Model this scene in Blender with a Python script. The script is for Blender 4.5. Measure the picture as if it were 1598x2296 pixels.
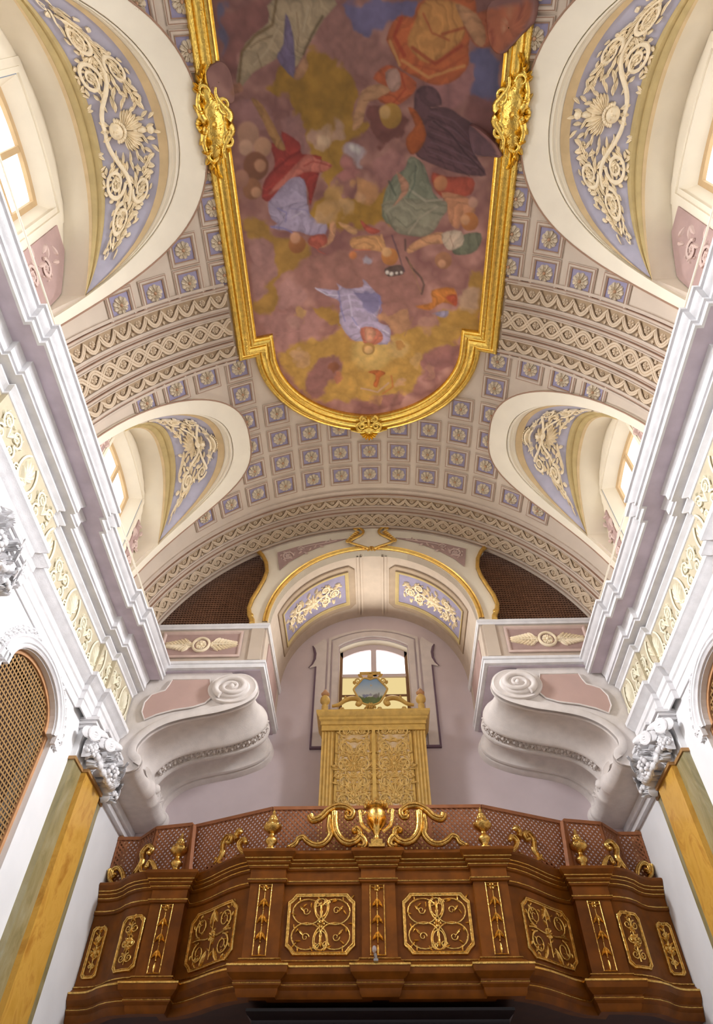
import bpy, bmesh, math, random
import numpy as np
from mathutils import Vector, Matrix
from mathutils.geometry import tessellate_polygon

PI = math.pi
S_ = bpy.context.scene
for o_ in list(bpy.data.objects):
    bpy.data.objects.remove(o_)
COL = S_.collection
rnd = random.Random(7)

# ------------------------------------------------------------------ camera
def cam_rot(p, y, r):
    cp, sp = math.cos(p), math.sin(p)
    base = Matrix(((1, 0, 0), (0, -sp, -cp), (0, cp, -sp)))
    return Matrix.Rotation(y, 3, 'Z') @ base @ Matrix.Rotation(r, 3, 'Z')
cd = bpy.data.cameras.new('camera')
cd.sensor_fit = 'VERTICAL'; cd.sensor_height = 36; cd.sensor_width = 36
cd.lens = 1474.2 / 2296 * 36
cd.clip_start = .05; cd.clip_end = 200
cam = bpy.data.objects.new('camera', cd); COL.objects.link(cam)
cam.matrix_world = cam_rot(math.radians(51.116), math.radians(1.957), math.radians(.335)).to_4x4()
S_.camera = cam

# ------------------------------------------------------------------ light
S_.view_settings.view_transform = 'Standard'; S_.view_settings.look = 'None'
S_.view_settings.gamma = 1; S_.view_settings.use_curve_mapping = False
S_.view_settings.exposure = 0.0
PANE = 2.7          # daylight coming through the window panes
W_ = bpy.data.worlds.new('sky'); S_.world = W_; W_.use_nodes = True
W_.node_tree.nodes['Background'].inputs[0].default_value = (.80, .88, 1, 1)
W_.node_tree.nodes['Background'].inputs[1].default_value = .4
def area(name, loc, target, sx, sy, power, col, spread=180):
    l = bpy.data.lights.new(name, 'AREA'); l.shape = 'RECTANGLE'; l.size = sx; l.size_y = sy
    l.energy = power; l.color = col
    o = bpy.data.objects.new(name, l); COL.objects.link(o); o.location = loc
    d = Vector(target) - Vector(loc)
    l.spread = math.radians(spread)
    o.rotation_euler = d.to_track_quat('-Z', 'Y').to_euler()
    return o
# unseen fill lamp added behind the camera, then daylight of the side windows
area('added_rear_fill', (0, -7.6, 4.5), (0, 6, 7.0), 7, 6, 72, (1, .88, .72))
for c_, w_ in ((1.45, 1.2), (6.18, 1.1), (-3.38, 1.1)):
    for s_ in (-1, 1):
        area('window_daylight', (s_ * 3.88, c_, 8.15), (-s_ * 4.1, c_ + .3, 4.4), 1.0, 1.5, 165, (.95, .96, 1), 88)

area('organ_window_daylight', (0, 10.55, 8.45), (0, 3, 9.4), 1.2, .9, 48, (1, .95, .86), 170)

# ------------------------------------------------------------------ materials
def mat(name, col, rough=.7, metal=0., vary=.06, scale=6., bump=0., bscale=40., col2=None, coat=0., spec=.4):
    m = bpy.data.materials.new(name); m.use_nodes = True
    nt = m.node_tree; b = nt.nodes['Principled BSDF']
    b.inputs['Roughness'].default_value = rough; b.inputs['Metallic'].default_value = metal
    b.inputs['Specular IOR Level'].default_value = spec; b.inputs['Coat Weight'].default_value = coat
    tc = nt.nodes.new('ShaderNodeTexCoord')
    n = nt.nodes.new('ShaderNodeTexNoise'); n.inputs['Scale'].default_value = scale; n.inputs['Detail'].default_value = 5
    nt.links.new(tc.outputs['Object'], n.inputs['Vector'])
    r = nt.nodes.new('ShaderNodeValToRGB'); e = r.color_ramp.elements
    c2 = col2 or tuple(min(1, c * (1 + vary)) for c in col); c1 = col if col2 else tuple(c * (1 - vary) for c in col)
    e[0].position = .34; e[0].color = (*c1, 1); e[1].position = .66; e[1].color = (*c2, 1)
    nt.links.new(n.outputs['Fac'], r.inputs['Fac']); nt.links.new(r.outputs['Color'], b.inputs['Base Color'])
    if bump:
        n2 = nt.nodes.new('ShaderNodeTexNoise'); n2.inputs['Scale'].default_value = bscale; n2.inputs['Detail'].default_value = 4
        nt.links.new(tc.outputs['Object'], n2.inputs['Vector'])
        bp = nt.nodes.new('ShaderNodeBump'); bp.inputs['Strength'].default_value = bump; bp.inputs['Distance'].default_value = .02
        nt.links.new(n2.outputs['Fac'], bp.inputs['Height']); nt.links.new(bp.outputs['Normal'], b.inputs['Normal'])
    return m
def marble(name, c1, c2, c3, scale, stretch=(1, 1, 1), rough=.22):
    m = bpy.data.materials.new(name); m.use_nodes = True; nt = m.node_tree; b = nt.nodes['Principled BSDF']
    b.inputs['Roughness'].default_value = rough
    tc = nt.nodes.new('ShaderNodeTexCoord'); mp = nt.nodes.new('ShaderNodeMapping'); mp.inputs['Scale'].default_value = stretch
    mp.inputs['Rotation'].default_value = (.5, .1, .2)
    w = nt.nodes.new('ShaderNodeTexNoise'); w.inputs['Scale'].default_value = scale; w.inputs['Detail'].default_value = 8
    w.inputs['Distortion'].default_value = 1.6; w.inputs['Roughness'].default_value = .62
    r = nt.nodes.new('ShaderNodeValToRGB'); e = r.color_ramp.elements
    e[0].position = .3; e[0].color = (*c1, 1); e[1].position = .7; e[1].color = (*c3, 1)
    k = e.new(.5); k.color = (*c2, 1)
    nt.links.new(tc.outputs['Object'], mp.inputs['Vector']); nt.links.new(mp.outputs['Vector'], w.inputs['Vector'])
    nt.links.new(w.outputs['Fac'], r.inputs['Fac']); nt.links.new(r.outputs['Color'], b.inputs['Base Color'])
    return m
def glow(name, col, strength):
    m = bpy.data.materials.new(name); m.use_nodes = True; nt = m.node_tree; nt.nodes.clear()
    e = nt.nodes.new('ShaderNodeEmission'); e.inputs[0].default_value = (*col, 1); e.inputs[1].default_value = strength
    o = nt.nodes.new('ShaderNodeOutputMaterial'); nt.links.new(e.outputs[0], o.inputs[0]); return m
M = dict(
    white=mat('white_stucco', (.80, .79, .80), .75, bump=.15, bscale=60),
    bracket=mat('warm_white_stucco', (.78, .72, .68), .75, bump=.12, bscale=60),
    wall=mat('white_plaster', (.80, .80, .81), .8, vary=.03, scale=2),
    soffit=mat('grey_lilac_soffit', (.60, .52, .59), .85, vary=.10, scale=3),
    cream=mat('cream_plaster', (.60, .50, .40), .8, vary=.04, scale=3),
    rim=mat('pale_cream_stucco', (.83, .75, .60), .75, vary=.03, scale=3),
    coffer=mat('pinkish_cream_stucco', (.56, .46, .37), .8, vary=.05),
    line=mat('brown_line', (.36, .22, .15), .8),
    blue=mat('lavender_blue', (.30, .27, .385), .85, vary=.10, scale=5),
    lunblue=mat('pale_blue_ground', (.45, .43, .52), .85, vary=.08, scale=4),
    relief=mat('cream_relief', (.92, .79, .57), .7, vary=.08, scale=12),
    rosette=mat('rosette_cream', (.66, .56, .42), .7, vary=.1, scale=14),
    eye=mat('rosette_eye', (.55, .33, .20), .7),
    tan=mat('tan_moulding', (.60, .44, .24), .7, vary=.07),
    taupe=mat('taupe_moulding', (.40, .30, .21), .75, vary=.06),
    olive=mat('olive_moulding', (.50, .38, .17), .7, vary=.08),
    band=mat('olive_brown_ground', (.40, .285, .175), .85, vary=.10, scale=8),
    ribbon=mat('guilloche_cream', (.62, .49, .35), .75, vary=.05),
    pink=mat('dusty_pink', (.44, .30, .27), .85, vary=.08, scale=4),
    pinkrel=mat('pink_relief', (.66, .50, .44), .8, vary=.06),
    salmon=mat('salmon_panel', (.58, .40, .35), .85, vary=.06, scale=2),
    mauve=mat('mauve_wall', (.67, .57, .585), .85, vary=.06, scale=1.2),
    mauveline=mat('dark_mauve_line', (.17, .11, .15), .8),
    moul=mat('lilac_grey_moulding', (.72, .65, .62), .8, vary=.05),
    gold=mat('gilding', (.90, .63, .15), .30, 1., vary=.14, scale=22, bump=.35, bscale=55),
    oldgold=mat('worn_gilding', (.74, .48, .14), .27, 1., vary=.25, scale=25, bump=.3, bscale=60),
    goldline=mat('gold_paint', (.80, .52, .14), .4, .8, vary=.12, scale=14),
    wood=mat('walnut', (.185, .056, .004), .45, vary=.22, scale=5, spec=.22),
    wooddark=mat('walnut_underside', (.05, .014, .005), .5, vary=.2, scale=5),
    terracotta=mat('reddish_wood', (.30, .11, .042), .55, vary=.15, scale=7),
    ochre=mat('ochre_paint', (.58, .36, .09), .5, vary=.12, scale=10),
    ochre2=mat('ochre_carving', (.62, .40, .12), .45, vary=.16, scale=16),
    faded=mat('faded_rose_ground', (.60, .46, .32), .7, col2=(.54, .34, .11), scale=9),
    grillewood=mat('grille_wood', (.33, .19, .07), .6, vary=.12, scale=12),
    grilledark=mat('grille_dark_wood', (.20, .095, .05), .65, vary=.12, scale=12),
    grilleframe=mat('grille_frame', (.50, .26, .12), .55, vary=.1),
    void=mat('dark_interior', (.035, .018, .018), .95),
    black=mat('dark_polished_wood', (.010, .006, .008), .3, spec=.25),
    sash=mat('sash_wood', (.55, .38, .20), .6),
    sashdark=mat('dark_sash', (.24, .13, .07), .6),
    yellow=marble('yellow_marble', (.56, .30, .045), (.66, .37, .07), (.44, .20, .03), 2.6, (1, 1, .6)),
    green=marble('olive_green_marble', (.20, .17, .075), (.30, .25, .12), (.36, .32, .19), 3.2, (1, 1, .35)),
    brownlip=mat('brown_lip', (.40, .22, .08), .5),
    frieze=mat('ivory_frieze', (.54, .47, .33), .8, vary=.08),
    friezerel=mat('ivory_relief', (.82, .77, .60), .75, vary=.06),
    metalgrey=mat('tarnished_metal', (.35, .33, .33), .35, 1.),
    floor=marble('floor_marble', (.25, .19, .14), (.31, .24, .18), (.20, .15, .11), 1.2),
    daylight=glow('daylight_pane', (1, .985, .96), PANE),
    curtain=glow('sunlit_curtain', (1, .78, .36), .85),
)

# ------------------------------------------------------------------ mesh builder
class MB:
    def __init__(s): s.v = []; s.f = []
    def add(s, vs, fs):
        k = len(s.v); s.v.extend([tuple(map(float, p)) for p in vs]); s.f.extend([tuple(i + k for i in f) for f in fs]); return s
    def box(s, a, b):
        x0, y0, z0 = a; x1, y1, z1 = b
        return s.add([(x0, y0, z0), (x1, y0, z0), (x1, y1, z0), (x0, y1, z0), (x0, y0, z1), (x1, y0, z1), (x1, y1, z1), (x0, y1, z1)],
                     [(3, 2, 1, 0), (4, 5, 6, 7), (0, 1, 5, 4), (1, 2, 6, 5), (2, 3, 7, 6), (3, 0, 4, 7)])
    def grid(s, fn, nu, nv, closeu=False, closev=False):
        mu = nu if closeu else nu + 1; mv = nv if closev else nv + 1
        vs = [fn(i / nu, j / nv) for i in range(mu) for j in range(mv)]
        fs = [(i * mv + j, ((i + 1) % mu) * mv + j, ((i + 1) % mu) * mv + (j + 1) % mv, i * mv + (j + 1) % mv) for i in range(nu) for j in range(nv)]
        return s.add(vs, fs)
    def rings(s, rings, closed_ring=True, caps=True, loop=False):
        n = len(rings[0]); k = len(s.v); s.v.extend([tuple(map(float, p)) for r in rings for p in r])
        m = len(rings)
        for i in range(m if loop else m - 1):
            i2 = (i + 1) % m
            for j in range(n if closed_ring else n - 1):
                j2 = (j + 1) % n
                s.f.append((k + i * n + j, k + i2 * n + j, k + i2 * n + j2, k + i * n + j2))
        if caps and closed_ring and not loop:
            s.f.append(tuple(k + j for j in range(n))); s.f.append(tuple(k + (m - 1) * n + j for j in reversed(range(n))))
        return s
    def tube(s, pts, r, n=7, loop=False, flat=1.0):
        pts = [Vector(p) for p in pts]; m = len(pts)
        rr = r if isinstance(r, (list, tuple)) else [r] * m
        rings = []; up = None
        for i, p in enumerate(pts):
            a = pts[(i - 1) % m] if (loop or i) else p; b = pts[(i + 1) % m] if (loop or i < m - 1) else p
            t = (b - a); t = t.normalized() if t.length > 1e-9 else Vector((0, 0, 1))
            if up is None: up = Vector((0, 0, 1)) if abs(t.z) < .9 else Vector((0, 1, 0))
            e1 = (up - t * up.dot(t)); e1 = e1.normalized() if e1.length > 1e-6 else t.orthogonal().normalized()
            e2 = t.cross(e1); up = e1
            rings.append([p + (e1 * math.cos(2 * PI * k / n) * flat + e2 * math.sin(2 * PI * k / n)) * rr[i] for k in range(n)])
        return s.rings(rings, loop=loop)
    def lathe(s, prof, c=(0, 0, 0), n=16, axis='z'):
        rings = []
        for r, z in prof:
            ring = []
            for k in range(n):
                a = 2 * PI * k / n; p = (r * math.cos(a), r * math.sin(a), z)
                if axis == 'y': p = (p[0], p[2], p[1])
                if axis == 'x': p = (p[2], p[0], p[1])
                ring.append((p[0] + c[0], p[1] + c[1], p[2] + c[2]))
            rings.append(ring)
        return s.rings(rings)
    def ball(s, c, rx, ry=None, rz=None, n=8, m=6):
        ry = ry or rx; rz = rz or rx
        return s.lathe([(max(1e-4, math.sin(PI * i / m)), -math.cos(PI * i / m)) for i in range(m + 1)], n=n).scale_last((m + 1) * n, (rx, ry, rz), c)
    def scale_last(s, k, sc, c):
        for i in range(len(s.v) - k, len(s.v)):
            p = s.v[i]; s.v[i] = (p[0] * sc[0] + c[0], p[1] * sc[1] + c[1], p[2] * sc[2] + c[2])
        return s
    def poly(s, loops, fn, thick=0.):
        """filled outline with holes; loops of 2d points, fn maps (a, b, depth) to space"""
        pts = [p for l in loops for p in l]
        tris = tessellate_polygon([[Vector((p[0], p[1], 0)) for p in l] for l in loops])
        s.add([fn(p[0], p[1], 0.) for p in pts], tris)
        if thick:
            s.add([fn(p[0], p[1], thick) for p in pts], [t[::-1] for t in tris])
            for l in loops:
                n = len(l)
                s.add([fn(p[0], p[1], 0.) for p in l] + [fn(p[0], p[1], thick) for p in l], [(i, (i + 1) % n, n + (i + 1) % n, n + i) for i in range(n)])
        return s
    def map(s, fn):
        s.v = [tuple(fn(*p)) for p in s.v]; return s
    def mir(s, do=True):
        if do:
            s.v = [(-p[0], p[1], p[2]) for p in s.v]; s.f = [f[::-1] for f in s.f]
        return s
    def both(s):
        n = len(s.v); s.v += [(-p[0], p[1], p[2]) for p in s.v]; s.f += [tuple(i + n for i in f[::-1]) for f in s.f]; return s
    def build(s, name, m, parent=None, smooth=35, label=None, recalc=True):
        me = bpy.data.meshes.new(name); me.from_pydata(s.v, [], s.f); me.validate()
        if recalc:
            bm = bmesh.new(); bm.from_mesh(me); bmesh.ops.recalc_face_normals(bm, faces=bm.faces); bm.to_mesh(me); bm.free()
        me.materials.append(m if not isinstance(m, str) else M[m])
        if smooth:
            me.shade_smooth(); me.set_sharp_from_angle(angle=math.radians(smooth))
        o = bpy.data.objects.new(name, me); COL.objects.link(o)
        if parent is not None:
            o.parent = parent
            o.matrix_parent_inverse = Matrix.Translation(-parent.location) if parent.type == 'EMPTY' else Matrix.Identity(4)
        if label: o['label'] = label
        return o
def struct(o): o['kind'] = 'structure'; return o
def tag(o, label, cat, group=None):
    o['label'] = label; o['category'] = cat
    if group: o['group'] = group
    return o
def thing(name, label, cat, loc=(0, 0, 0), group=None):
    o = bpy.data.objects.new(name, None); COL.objects.link(o); o.location = loc; o.empty_display_size = .1
    return tag(o, label, cat, group)
def clone(src, fx=None, loc=None):
    """copy of a thing with its parts and sub-parts, sharing mesh data"""
    r = src.copy(); COL.objects.link(r)
    for ch in src.children:
        c = ch.copy(); COL.objects.link(c); c.parent = r
        for g in ch.children:
            d = g.copy(); COL.objects.link(d); d.parent = c
    return r
def miter(path, closed=False):
    """for every point of a 2d path: (point, outward vector on the right-hand side scaled for mitre)"""
    out = []; n = len(path)
    for i in range(n):
        p = Vector(path[i])
        a = Vector(path[(i - 1) % n]) if (closed or i) else None
        b = Vector(path[(i + 1) % n]) if (closed or i < n - 1) else None
        d1 = (p - a).normalized() if a is not None else (b - p).normalized()
        d2 = (b - p).normalized() if b is not None else d1
        n1 = Vector((d1.y, -d1.x)); n2 = Vector((d2.y, -d2.x))
        m = n1 + n2
        if m.length < 1e-6: m = n1
        m.normalize(); m /= max(.35, m.dot(n1)); out.append((p, m))
    return out
def sweep(path, prof, closed=False, mb=None, caps=True, ring=True):
    """sweep profile [(outward, z)] along a plan path"""
    mb = mb or MB()
    rings = [[(p.x + m.x * d, p.y + m.y * d, z) for d, z in prof] for p, m in miter(path, closed)]
    return mb.rings(rings, closed_ring=ring, caps=caps, loop=closed)
# ------------------------------------------------------------------ the vault
R0, ZC = 4.23, 6.17
CY = 1.40                       # the middle of the nave vault: everything repeats on both sides of it
def cyl(th, y, h=0.):
    r = R0 - h
    return (r * math.sin(th), y, ZC + r * math.cos(th))
def cylu(u, y, h=0.): return cyl(u / R0, y, h)
class Lunette:
    def __init__(s, c, a, p, tip, oa, op, oth0, aexp, wc):
        s.c, s.a, s.p, s.tip, s.oa, s.op, s.aexp, s.wc = c, a, p, tip, oa, op, aexp, wc
        s.t0, s.t1, s.o0, s.o1 = map(math.radians, (34.4, 72, oth0, 75))
        s.xa = 3.62; s.za = ZC + math.sqrt(R0 ** 2 - s.xa ** 2)
    def th(s, o):
        q = min(1, abs(o / s.a)); return s.t1 - (s.t1 - s.t0) * (1 - q ** s.p) ** (1 / s.p)
    def outer(s, t):
        sn, cs = math.sin(t), math.cos(t)
        return math.copysign(abs(sn) ** (2 / s.op), sn) * s.oa, s.o1 - (s.o1 - s.o0) * abs(cs) ** (2 / s.op)
    def inner(s, t):
        sn, cs = math.sin(t), math.cos(t)
        return math.copysign(abs(sn) ** (2 / s.p), sn) * s.a, s.t1 - (s.t1 - s.t0) * abs(cs) ** (2 / s.p)
    def arch(s, o, x=None):
        q = min(1, abs(o / s.tip)); return (x or s.xa, s.c + o, s.za + (9.47 - s.za) * (1 - q ** s.aexp))
    def surf(s, o, k, h=0.):
        """lunette surface, k = 0 at the groin, 1 at the window arch, h out of the surface; right-hand side"""
        o = max(-s.tip, min(s.tip, o))
        g = Vector(cyl(s.th(o), s.c + o)); a = Vector(s.arch(o)); p = g.lerp(a, k)
        p.z += .10 * 4 * k * (1 - k) * (1 - abs(o / s.tip) ** 2)
        if h:
            g2 = Vector(cyl(s.th(o * .98 + .01), s.c + o * .98 + .01)); a2 = Vector(s.arch(o * .98 + .01)); q = g2.lerp(a2, k)
            q.z += .10 * 4 * k * (1 - k)
            n = Vector((-.25, -.10 * o / s.tip, -1)).normalized()
            p += n * h
        return tuple(p)
BIG = Lunette(CY, 1.72, 2.2, 1.64, 1.85, 2.5, 29.6, 2.2, 1.45)
FAR = Lunette(6.18, 1.17, 2.4, 1.13, 1.30, 2.8, 30, 2.4, 6.15)
NEAR = Lunette(2 * CY - 6.18, 1.17, 2.4, 1.13, 1.30, 2.8, 30, 2.4, 2 * CY - 6.15)
LUN = [NEAR, BIG, FAR]
Y0, Y1 = 2 * CY - 8.9, 8.9
TS = math.radians(79.5)         # springing
tipth = math.asin(3.62 / R0)

vb = MB()
ys = sorted(set([Y0, Y1] + [L.c + L.tip * t for L in LUN for t in [math.sin(PI / 2 * k / 28) for k in range(-28, 29)]]
                + [Y0 + (Y1 - Y0) * k / 24 for k in range(25)]))
def inl(y):
    for L in LUN:
        if abs(y - L.c) < L.tip - 1e-6: return L
    return None
def lim(y):
    L = inl(y); return min(L.th(y - L.c), tipth) if L else tipth
vb.grid(lambda i, j: cyl(lim(ys[round(i * (len(ys) - 1))]) * (2 * j - 1), ys[round(i * (len(ys) - 1))]), len(ys) - 1, 48)
edges = [Y0] + [L.c + s * L.tip for L in LUN for s in (-1, 1)] + [Y1]
for k in range(0, len(edges), 2):
    a, b = edges[k], edges[k + 1]
    for s in (-1, 1):
        vb.grid(lambda i, j: cyl(s * (tipth + (TS + .08 - tipth) * j), a + (b - a) * i), 6, 10)
vault = struct(vb.build('ceiling', 'cream', smooth=40)); vault['label'] = 'cream barrel vault'

# lunettes: blue shells, tan mouldings, white rims, window walls
XW, XS = 3.97, 4.15
win_n = 0
for L in LUN:
    for s in (-1, 1):
        side = 'left' if s < 0 else 'right'
        m = MB(); ot = [L.tip * math.sin(PI / 2 * (2 * k / 40 - 1)) for k in range(41)]
        m.grid(lambda i, j: L.surf(ot[round(i * 40)], j), 40, 8)
        struct(m.mir(s < 0).build('ceiling_lunette', 'lunblue'))
        # intrados between the arch and the window wall, pier sides
        m = MB(); m.grid(lambda i, j: L.arch(ot[round(i * 40)], L.xa + (XW + .02 - L.xa) * j), 40, 2)
        for e in (-1, 1):
            for q in range(8):
                z0, z1 = 6.8 + (L.za - 6.8) * q / 8, 6.8 + (L.za - 6.8) * (q + 1) / 8
                cx = lambda z: min(XW + .02, math.sqrt(max(0, R0 ** 2 - (z - ZC) ** 2)))
                m.add([(cx(z0), L.c + e * L.tip, z0), (XW + .02, L.c + e * L.tip, z0), (XW + .02, L.c + e * L.tip, z1), (cx(z1), L.c + e * L.tip, z1)], [(0, 1, 2, 3)])
        struct(m.mir(s < 0).build('trim_intrados', 'rim'))
        # window wall with its opening, splayed reveal
        hw, ht, z0 = .74, 9.04, 7.12
        top = lambda o: ht + .09 * (1 - (o / hw) ** 2)
        m = MB(); oo = sorted(set(ot + [-hw, hw]))
        for a, b in zip(oo[:-1], oo[1:]):
            mid = (a + b) / 2 - (L.wc - L.c)
            for xx in (XW,):
                lo = (lambda o: top(max(-hw, min(hw, o - (L.wc - L.c))))) if abs(mid) < hw else (lambda o: 6.8)
                pa, pb = L.arch(a, xx), L.arch(b, xx)
                m.add([(xx, pa[1], min(lo(a), pa[2])), (xx, pb[1], min(lo(b), pb[2])), pb, pa], [(0, 1, 2, 3)])
        m.add([(XW, L.wc - hw, 6.8), (XW, L.wc + hw, 6.8), (XW, L.wc + hw, z0), (XW, L.wc - hw, z0)], [(0, 1, 2, 3)])
        struct(m.mir(s < 0).build('wall_' + side + '_clerestory', 'rim'))
        lp = [(-hw, z0), (hw, z0)] + [(hw * math.cos(PI * k / 12), top(hw * math.cos(PI * k / 12))) for k in range(13)]
        li = [(o * .86, (z - 8.05) * .9 + 8.05) for o, z in lp]
        m = MB()
        n = len(lp)
        m.add([(XW, L.wc + o, z) for o, z in lp] + [(XS, L.wc + o, z) for o, z in li], [(k, (k + 1) % n, n + (k + 1) % n, n + k) for k in range(n)])
        rv = struct(m.mir(s < 0).build('trim_window_reveal', 'rim'))
        # raised band round the opening
        for (e0, e1, hh) in ((1.02, 1.10, .03), (1.10, 1.22, .015)):
            m = MB(); A = [(o * e0, (z - 8) * (1 + (e0 - 1) * .8) + 8) for o, z in lp]; B = [(o * e1, (z - 8) * (1 + (e1 - 1) * .8) + 8) for o, z in lp]
            fl = [k for k in range(n) if k > 0]
            for k in range(1, n):
                q = (k + 1) % n
                if q == 0: a_, b_ = A[0], B[0]
                else: a_, b_ = A[q], B[q]
                m.add([(XW - hh, L.wc + A[k][0], A[k][1]), (XW - hh, L.wc + a_[0], a_[1]), (XW - hh, L.wc + b_[0], b_[1]), (XW - hh, L.wc + B[k][0], B[k][1]),
                       (XW, L.wc + b_[0], b_[1]), (XW, L.wc + B[k][0], B[k][1]), (XW, L.wc + a_[0], a_[1]), (XW, L.wc + A[k][0], A[k][1])],
                      [(0, 1, 2, 3), (3, 2, 4, 5), (0, 1, 6, 7)])
            struct(m.mir(s < 0).build('trim_window_band', 'rim'))
        win_n += 1
        w = bpy.data.objects.new('window_%d' % win_n, None); COL.objects.link(w); w.location = (s * XS, L.wc, 8.05); struct(w)
        li2 = [(o * .84, (z - 8.05) * .88 + 8.05) for o, z in lp]
        pane = MB().poly([li2], lambda a, b, d: (XS + .06 + d, L.wc + a, b)).mir(s < 0).build('pane', 'daylight', w)
        fr = MB()
        li3 = [(o * .77, (z - 8.05) * .82 + 8.05) for o, z in lp]
        fr.poly([li, li3], lambda a, b, d: (XS + d, L.wc + a, b), .05)
        fr.box((XS + .005, L.wc - .035, 7.25), (XS + .045, L.wc + .035, 8.98))
        fr.box((XS + .01, L.wc - .56, 8.2), (XS + .04, L.wc + .56, 8.25))
        fr.mir(s < 0).build('sash', 'sash', w)
        # white rim on the vault round the groin
        m = MB(); N = 48
        tt = [-PI / 2 + PI * k / N for k in range(N + 1)]
        def rimpt(t, e, h):
            o, th = (L.inner if e == 0 else L.outer)(t)
            return cyl(th, L.c + o, h)
        rr = []
        for t in [None] + tt + [None]:
            if t is None:
                sg = -1 if not rr else 1
                rr.append([cyl(TS + .05, L.c + sg * L.a, -.01), cyl(TS + .05, L.c + sg * L.a, .05), cyl(TS + .05, L.c + sg * L.oa, .05), cyl(TS + .05, L.c + sg * L.oa, -.01)])
            else:
                rr.append([rimpt(t, 0, -.01), rimpt(t, 0, .05), rimpt(t, 1, .05), rimpt(t, 1, -.01)])
        m.rings(rr, closed_ring=False)
        struct(m.mir(s < 0).build('trim_lunette_rim', 'rim'))
        m = MB(); pts = []
        for t in tt: pts.append(rimpt(t, 1, .052))
        m.tube(pts, .012, 5); struct(m.mir(s < 0).build('trim_lunette_line', 'line'))
        # mouldings along the groin and along the window arch
        def strip(k0, k1, prof, matn, nm):
            m = MB()
            rr = [[L.surf(o, min(1, max(0, k0 + (k1 - k0) * u)), h) for u, h in prof] for o in ot]
            m.rings(rr, closed_ring=False); struct(m.mir(s < 0).build(nm, matn))
        pr = [(0, 0), (0, .03), (.25, .045), (.28, .02), (.55, .035), (.6, .01), (1, .012), (1, 0)]
        strip(0, .13, pr, 'rim', 'trim_groin_moulding'); strip(.12, .22, [(0, 0), (0, .02), (1, .03), (1, 0)], 'tan', 'trim_groin_band')
        strip(.82, 1.0, [(0, 0), (0, .02), (.2, .05), (.45, .03), (.5, .06), (.8, .075), (1, .03), (1, 0)], 'olive', 'trim_arch_moulding')
        strip(.965, 1.0, [(0, .03), (0, .085), (1, .085), (1, .0)], 'tan', 'trim_arch_edge')

# ------------------------------------------------------------------ walls, floor
def side_path(xw, y0, y1, ress):
    """plan path of the right-hand wall face with the steps round the pilasters (seen from the nave)"""
    pts = [(xw, y1)]
    for a, b, d in sorted(ress, key=lambda r: -r[1]):
        if b < y1 - 1e-6: pts.append((pts[-1][0], b))
        if b >= y1 - 1e-6: pts[0] = (xw - d, y1)
        else: pts.append((xw - d, b))
        pts += [(xw - d, a), (xw, a)] if a > y0 else []
    pts.append((xw, y0))
    return pts
XL = 4.10
RES = [(8.0, 99, .14), (7.6, 8.0, .07), (5.0, 5.24, .07), (3.42, 5.0, .14), (3.18, 3.42, .07),
       (-2.44, -2.2, .07), (-2.2, -.62, .14), (-.62, -.38, .07)]
def ressaut_path(y0, y1):
    pts = []
    cuts = sorted(RES, key=lambda r: -r[0])
    y = y1; cur = None
    ev = sorted(set([y1, y0] + [v for r in RES for v in r[:2] if y0 < v < y1]), reverse=True)
    def off(y):
        for a, b, d in RES:
            if a < y < b: return d
        return 0
    for a, b in zip(ev[:-1], ev[1:]):
        d = off((a + b) / 2); pts += [(XL - d, a), (XL - d, b)]
    out = [pts[0]]
    for p in pts[1:]:
        if (Vector(p) - Vector(out[-1])).length > 1e-6: out.append(p)
    # drop collinear points
    res = [out[0]]
    for i in range(1, len(out) - 1):
        if not (abs(out[i - 1][0] - out[i][0]) < 1e-6 and abs(out[i + 1][0] - out[i][0]) < 1e-6): res.append(out[i])
    res.append(out[-1]); return res
RP = ressaut_path(Y0 - .8, 8.92)

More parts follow.
